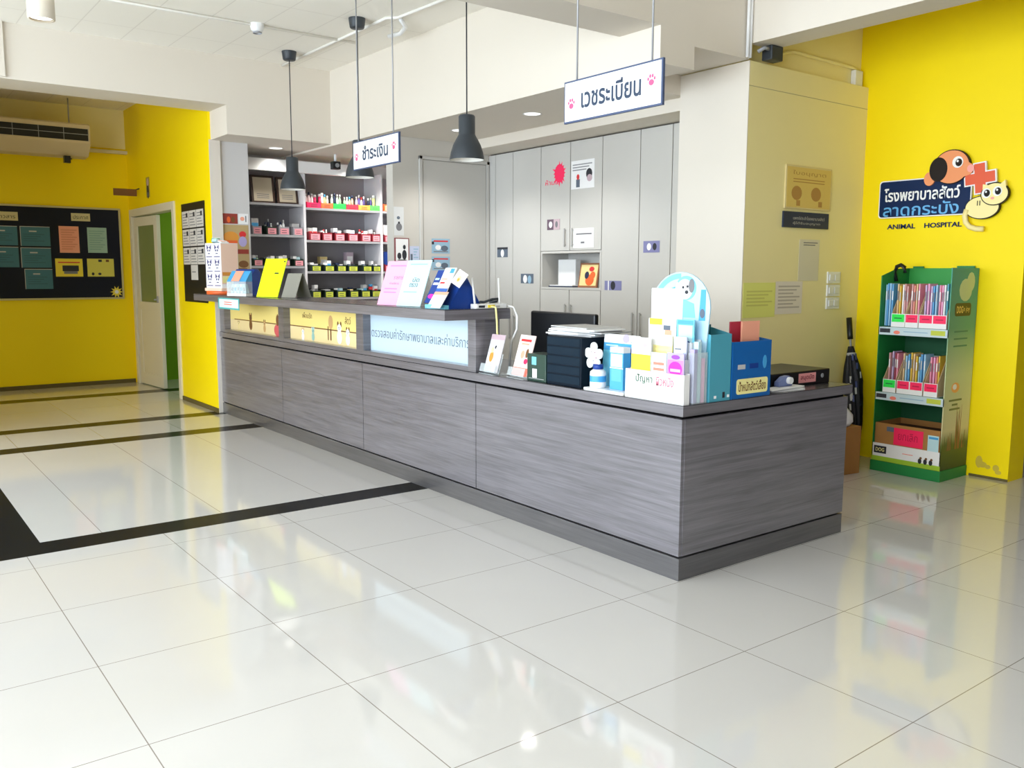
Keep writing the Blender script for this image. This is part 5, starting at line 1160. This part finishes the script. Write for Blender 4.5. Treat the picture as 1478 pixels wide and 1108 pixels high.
tag(MB().tube([(4.93, -.512, 1.24), (4.93, -.498, 1.30), (4.925, -.515, 1.335), (4.92, -.545, 1.345), (4.915, -.572, 1.33), (4.912, -.580, 1.295)], .013, BLK, 10).build('cane_handle'), 'black curved handle hooked over the top of the green rack side', 'handle')
# umbrella in the corner
o = thing('umbrella', 'folded black umbrella with white pattern leaning in the corner by the green rack', 'umbrella', (4.9, -.25, 0))
A_, B_ = Vector((4.90, -.325, 0.004)), Vector((4.965, -.165, .985))
def al(t): return tuple(A_ + (B_ - A_) * t)
MB().tube([al(0), al(.06)], .005, STEEL, 10).build('tip', o)
D_ = (B_ - A_).normalized(); ux = Vector((1, 0, 0)); ux = (ux - ux.dot(D_) * D_).normalized(); uy = D_.cross(ux)
MU = Matrix((ux, uy, D_)).transposed().to_4x4(); MU.translation = A_
L__ = (B_ - A_).length
q = MB(MU); N = 32; vs = []; fs = []
prof = [(.006, .06), (.024, .14), (.040, .28), (.052, .44), (.056, .56), (.044, .66), (.026, .75), (.016, .80)]
UB = mat('black_umbrella_cloth', (22, 22, 32), .6)
for r, t in prof:
    for i in range(N):
        a = 2 * math.pi * i / N; rr2 = r * (1 + .22 * math.cos(8 * a + t * 5)); vs.append((rr2 * math.cos(a), rr2 * math.sin(a), t * L__))
for j in range(len(prof) - 1):
    for i in range(N):
        k = (i + 1) % N; fs.append((j * N + i, j * N + k, (j + 1) * N + k, (j + 1) * N + i))
fs.append(tuple(range(N))[::-1]); fs.append(tuple(range((len(prof) - 1) * N, len(prof) * N)))
q.add(vs, fs, UB, True); ru = random.Random(2)
for k in range(16):
    t = .2 + .55 * ru.random(); r = [.03, .05, .062, .06, .035][min(4, int((t - .15) / .13))]; a = math.pi + ru.uniform(-.2, 1.6)
    q.M = MU @ Matrix.Translation((r * math.cos(a), r * math.sin(a), t * L__)) @ Matrix.Rotation(a, 4, 'Z'); q.box(-.001, .004, -.006, .006, -.022, .022, LGREY if k % 2 else mat('indigo_cloth', (70, 78, 130), .6))
q.build('folded_canopy', o)
MB().tube([al(.79), al(.86)], .008, STEEL, 10).build('shaft', o); MB().tube([al(.85), al(.88), al(1.0)], .019, BLK, 14).build('handle', o)
MB(MU @ Matrix.Translation((0, 0, .735 * L__))).lathe([(.03, 0), (.032, .01), (.03, .02)], LGREY, (0, 0, 0), 18).build('strap', o)
# brown carton behind the counter end
o = thing('cardboard_box', 'brown cardboard box with a white bag on the floor behind the counter end', 'box', (4.42, -.30, 0))
RC = Matrix.Translation((4.40, -.31, 0)) @ Matrix.Rotation(math.radians(-8), 4, 'Z')
q = MB(RC); q.box(-.24, .24, -.17, .17, 0.0005, .31, CARDB); q.build('carton_body', o, bevel=.004)
q = MB(RC); q.box(-.02, .09, -.1712, -.17, .03, .16, mat('faded_red_print', (196, 70, 70), .6)); q.box(-.01, .08, -.1716, -.1712, .05, .06, BROWN); q.build('red_print', o)
q = MB(RC); q.prism([(-.24, -.17), (-.02, -.17), (-.02, .17), (-.24, .17)], .3105, .313, CARDB); q.build('flap', o)
bag = MB(RC @ Matrix.Translation((.135, -.075, .3135)))
bag.lathe([(.001, 0), (.07, 0), (.085, .03), (.075, .07), (.045, .11), (.02, .14), (.03, .165)], mat('white_plastic_bag', (226, 226, 232), .4), (0, 0, 0), 14)
for i, p in enumerate(bag.v): bag.v[i] = p + Vector((.012 * math.sin(i * 2.1), .012 * math.cos(i * 1.7), 0))
tag(bag.build('plastic_bag'), 'crumpled white plastic bag on the brown cardboard box', 'bag')
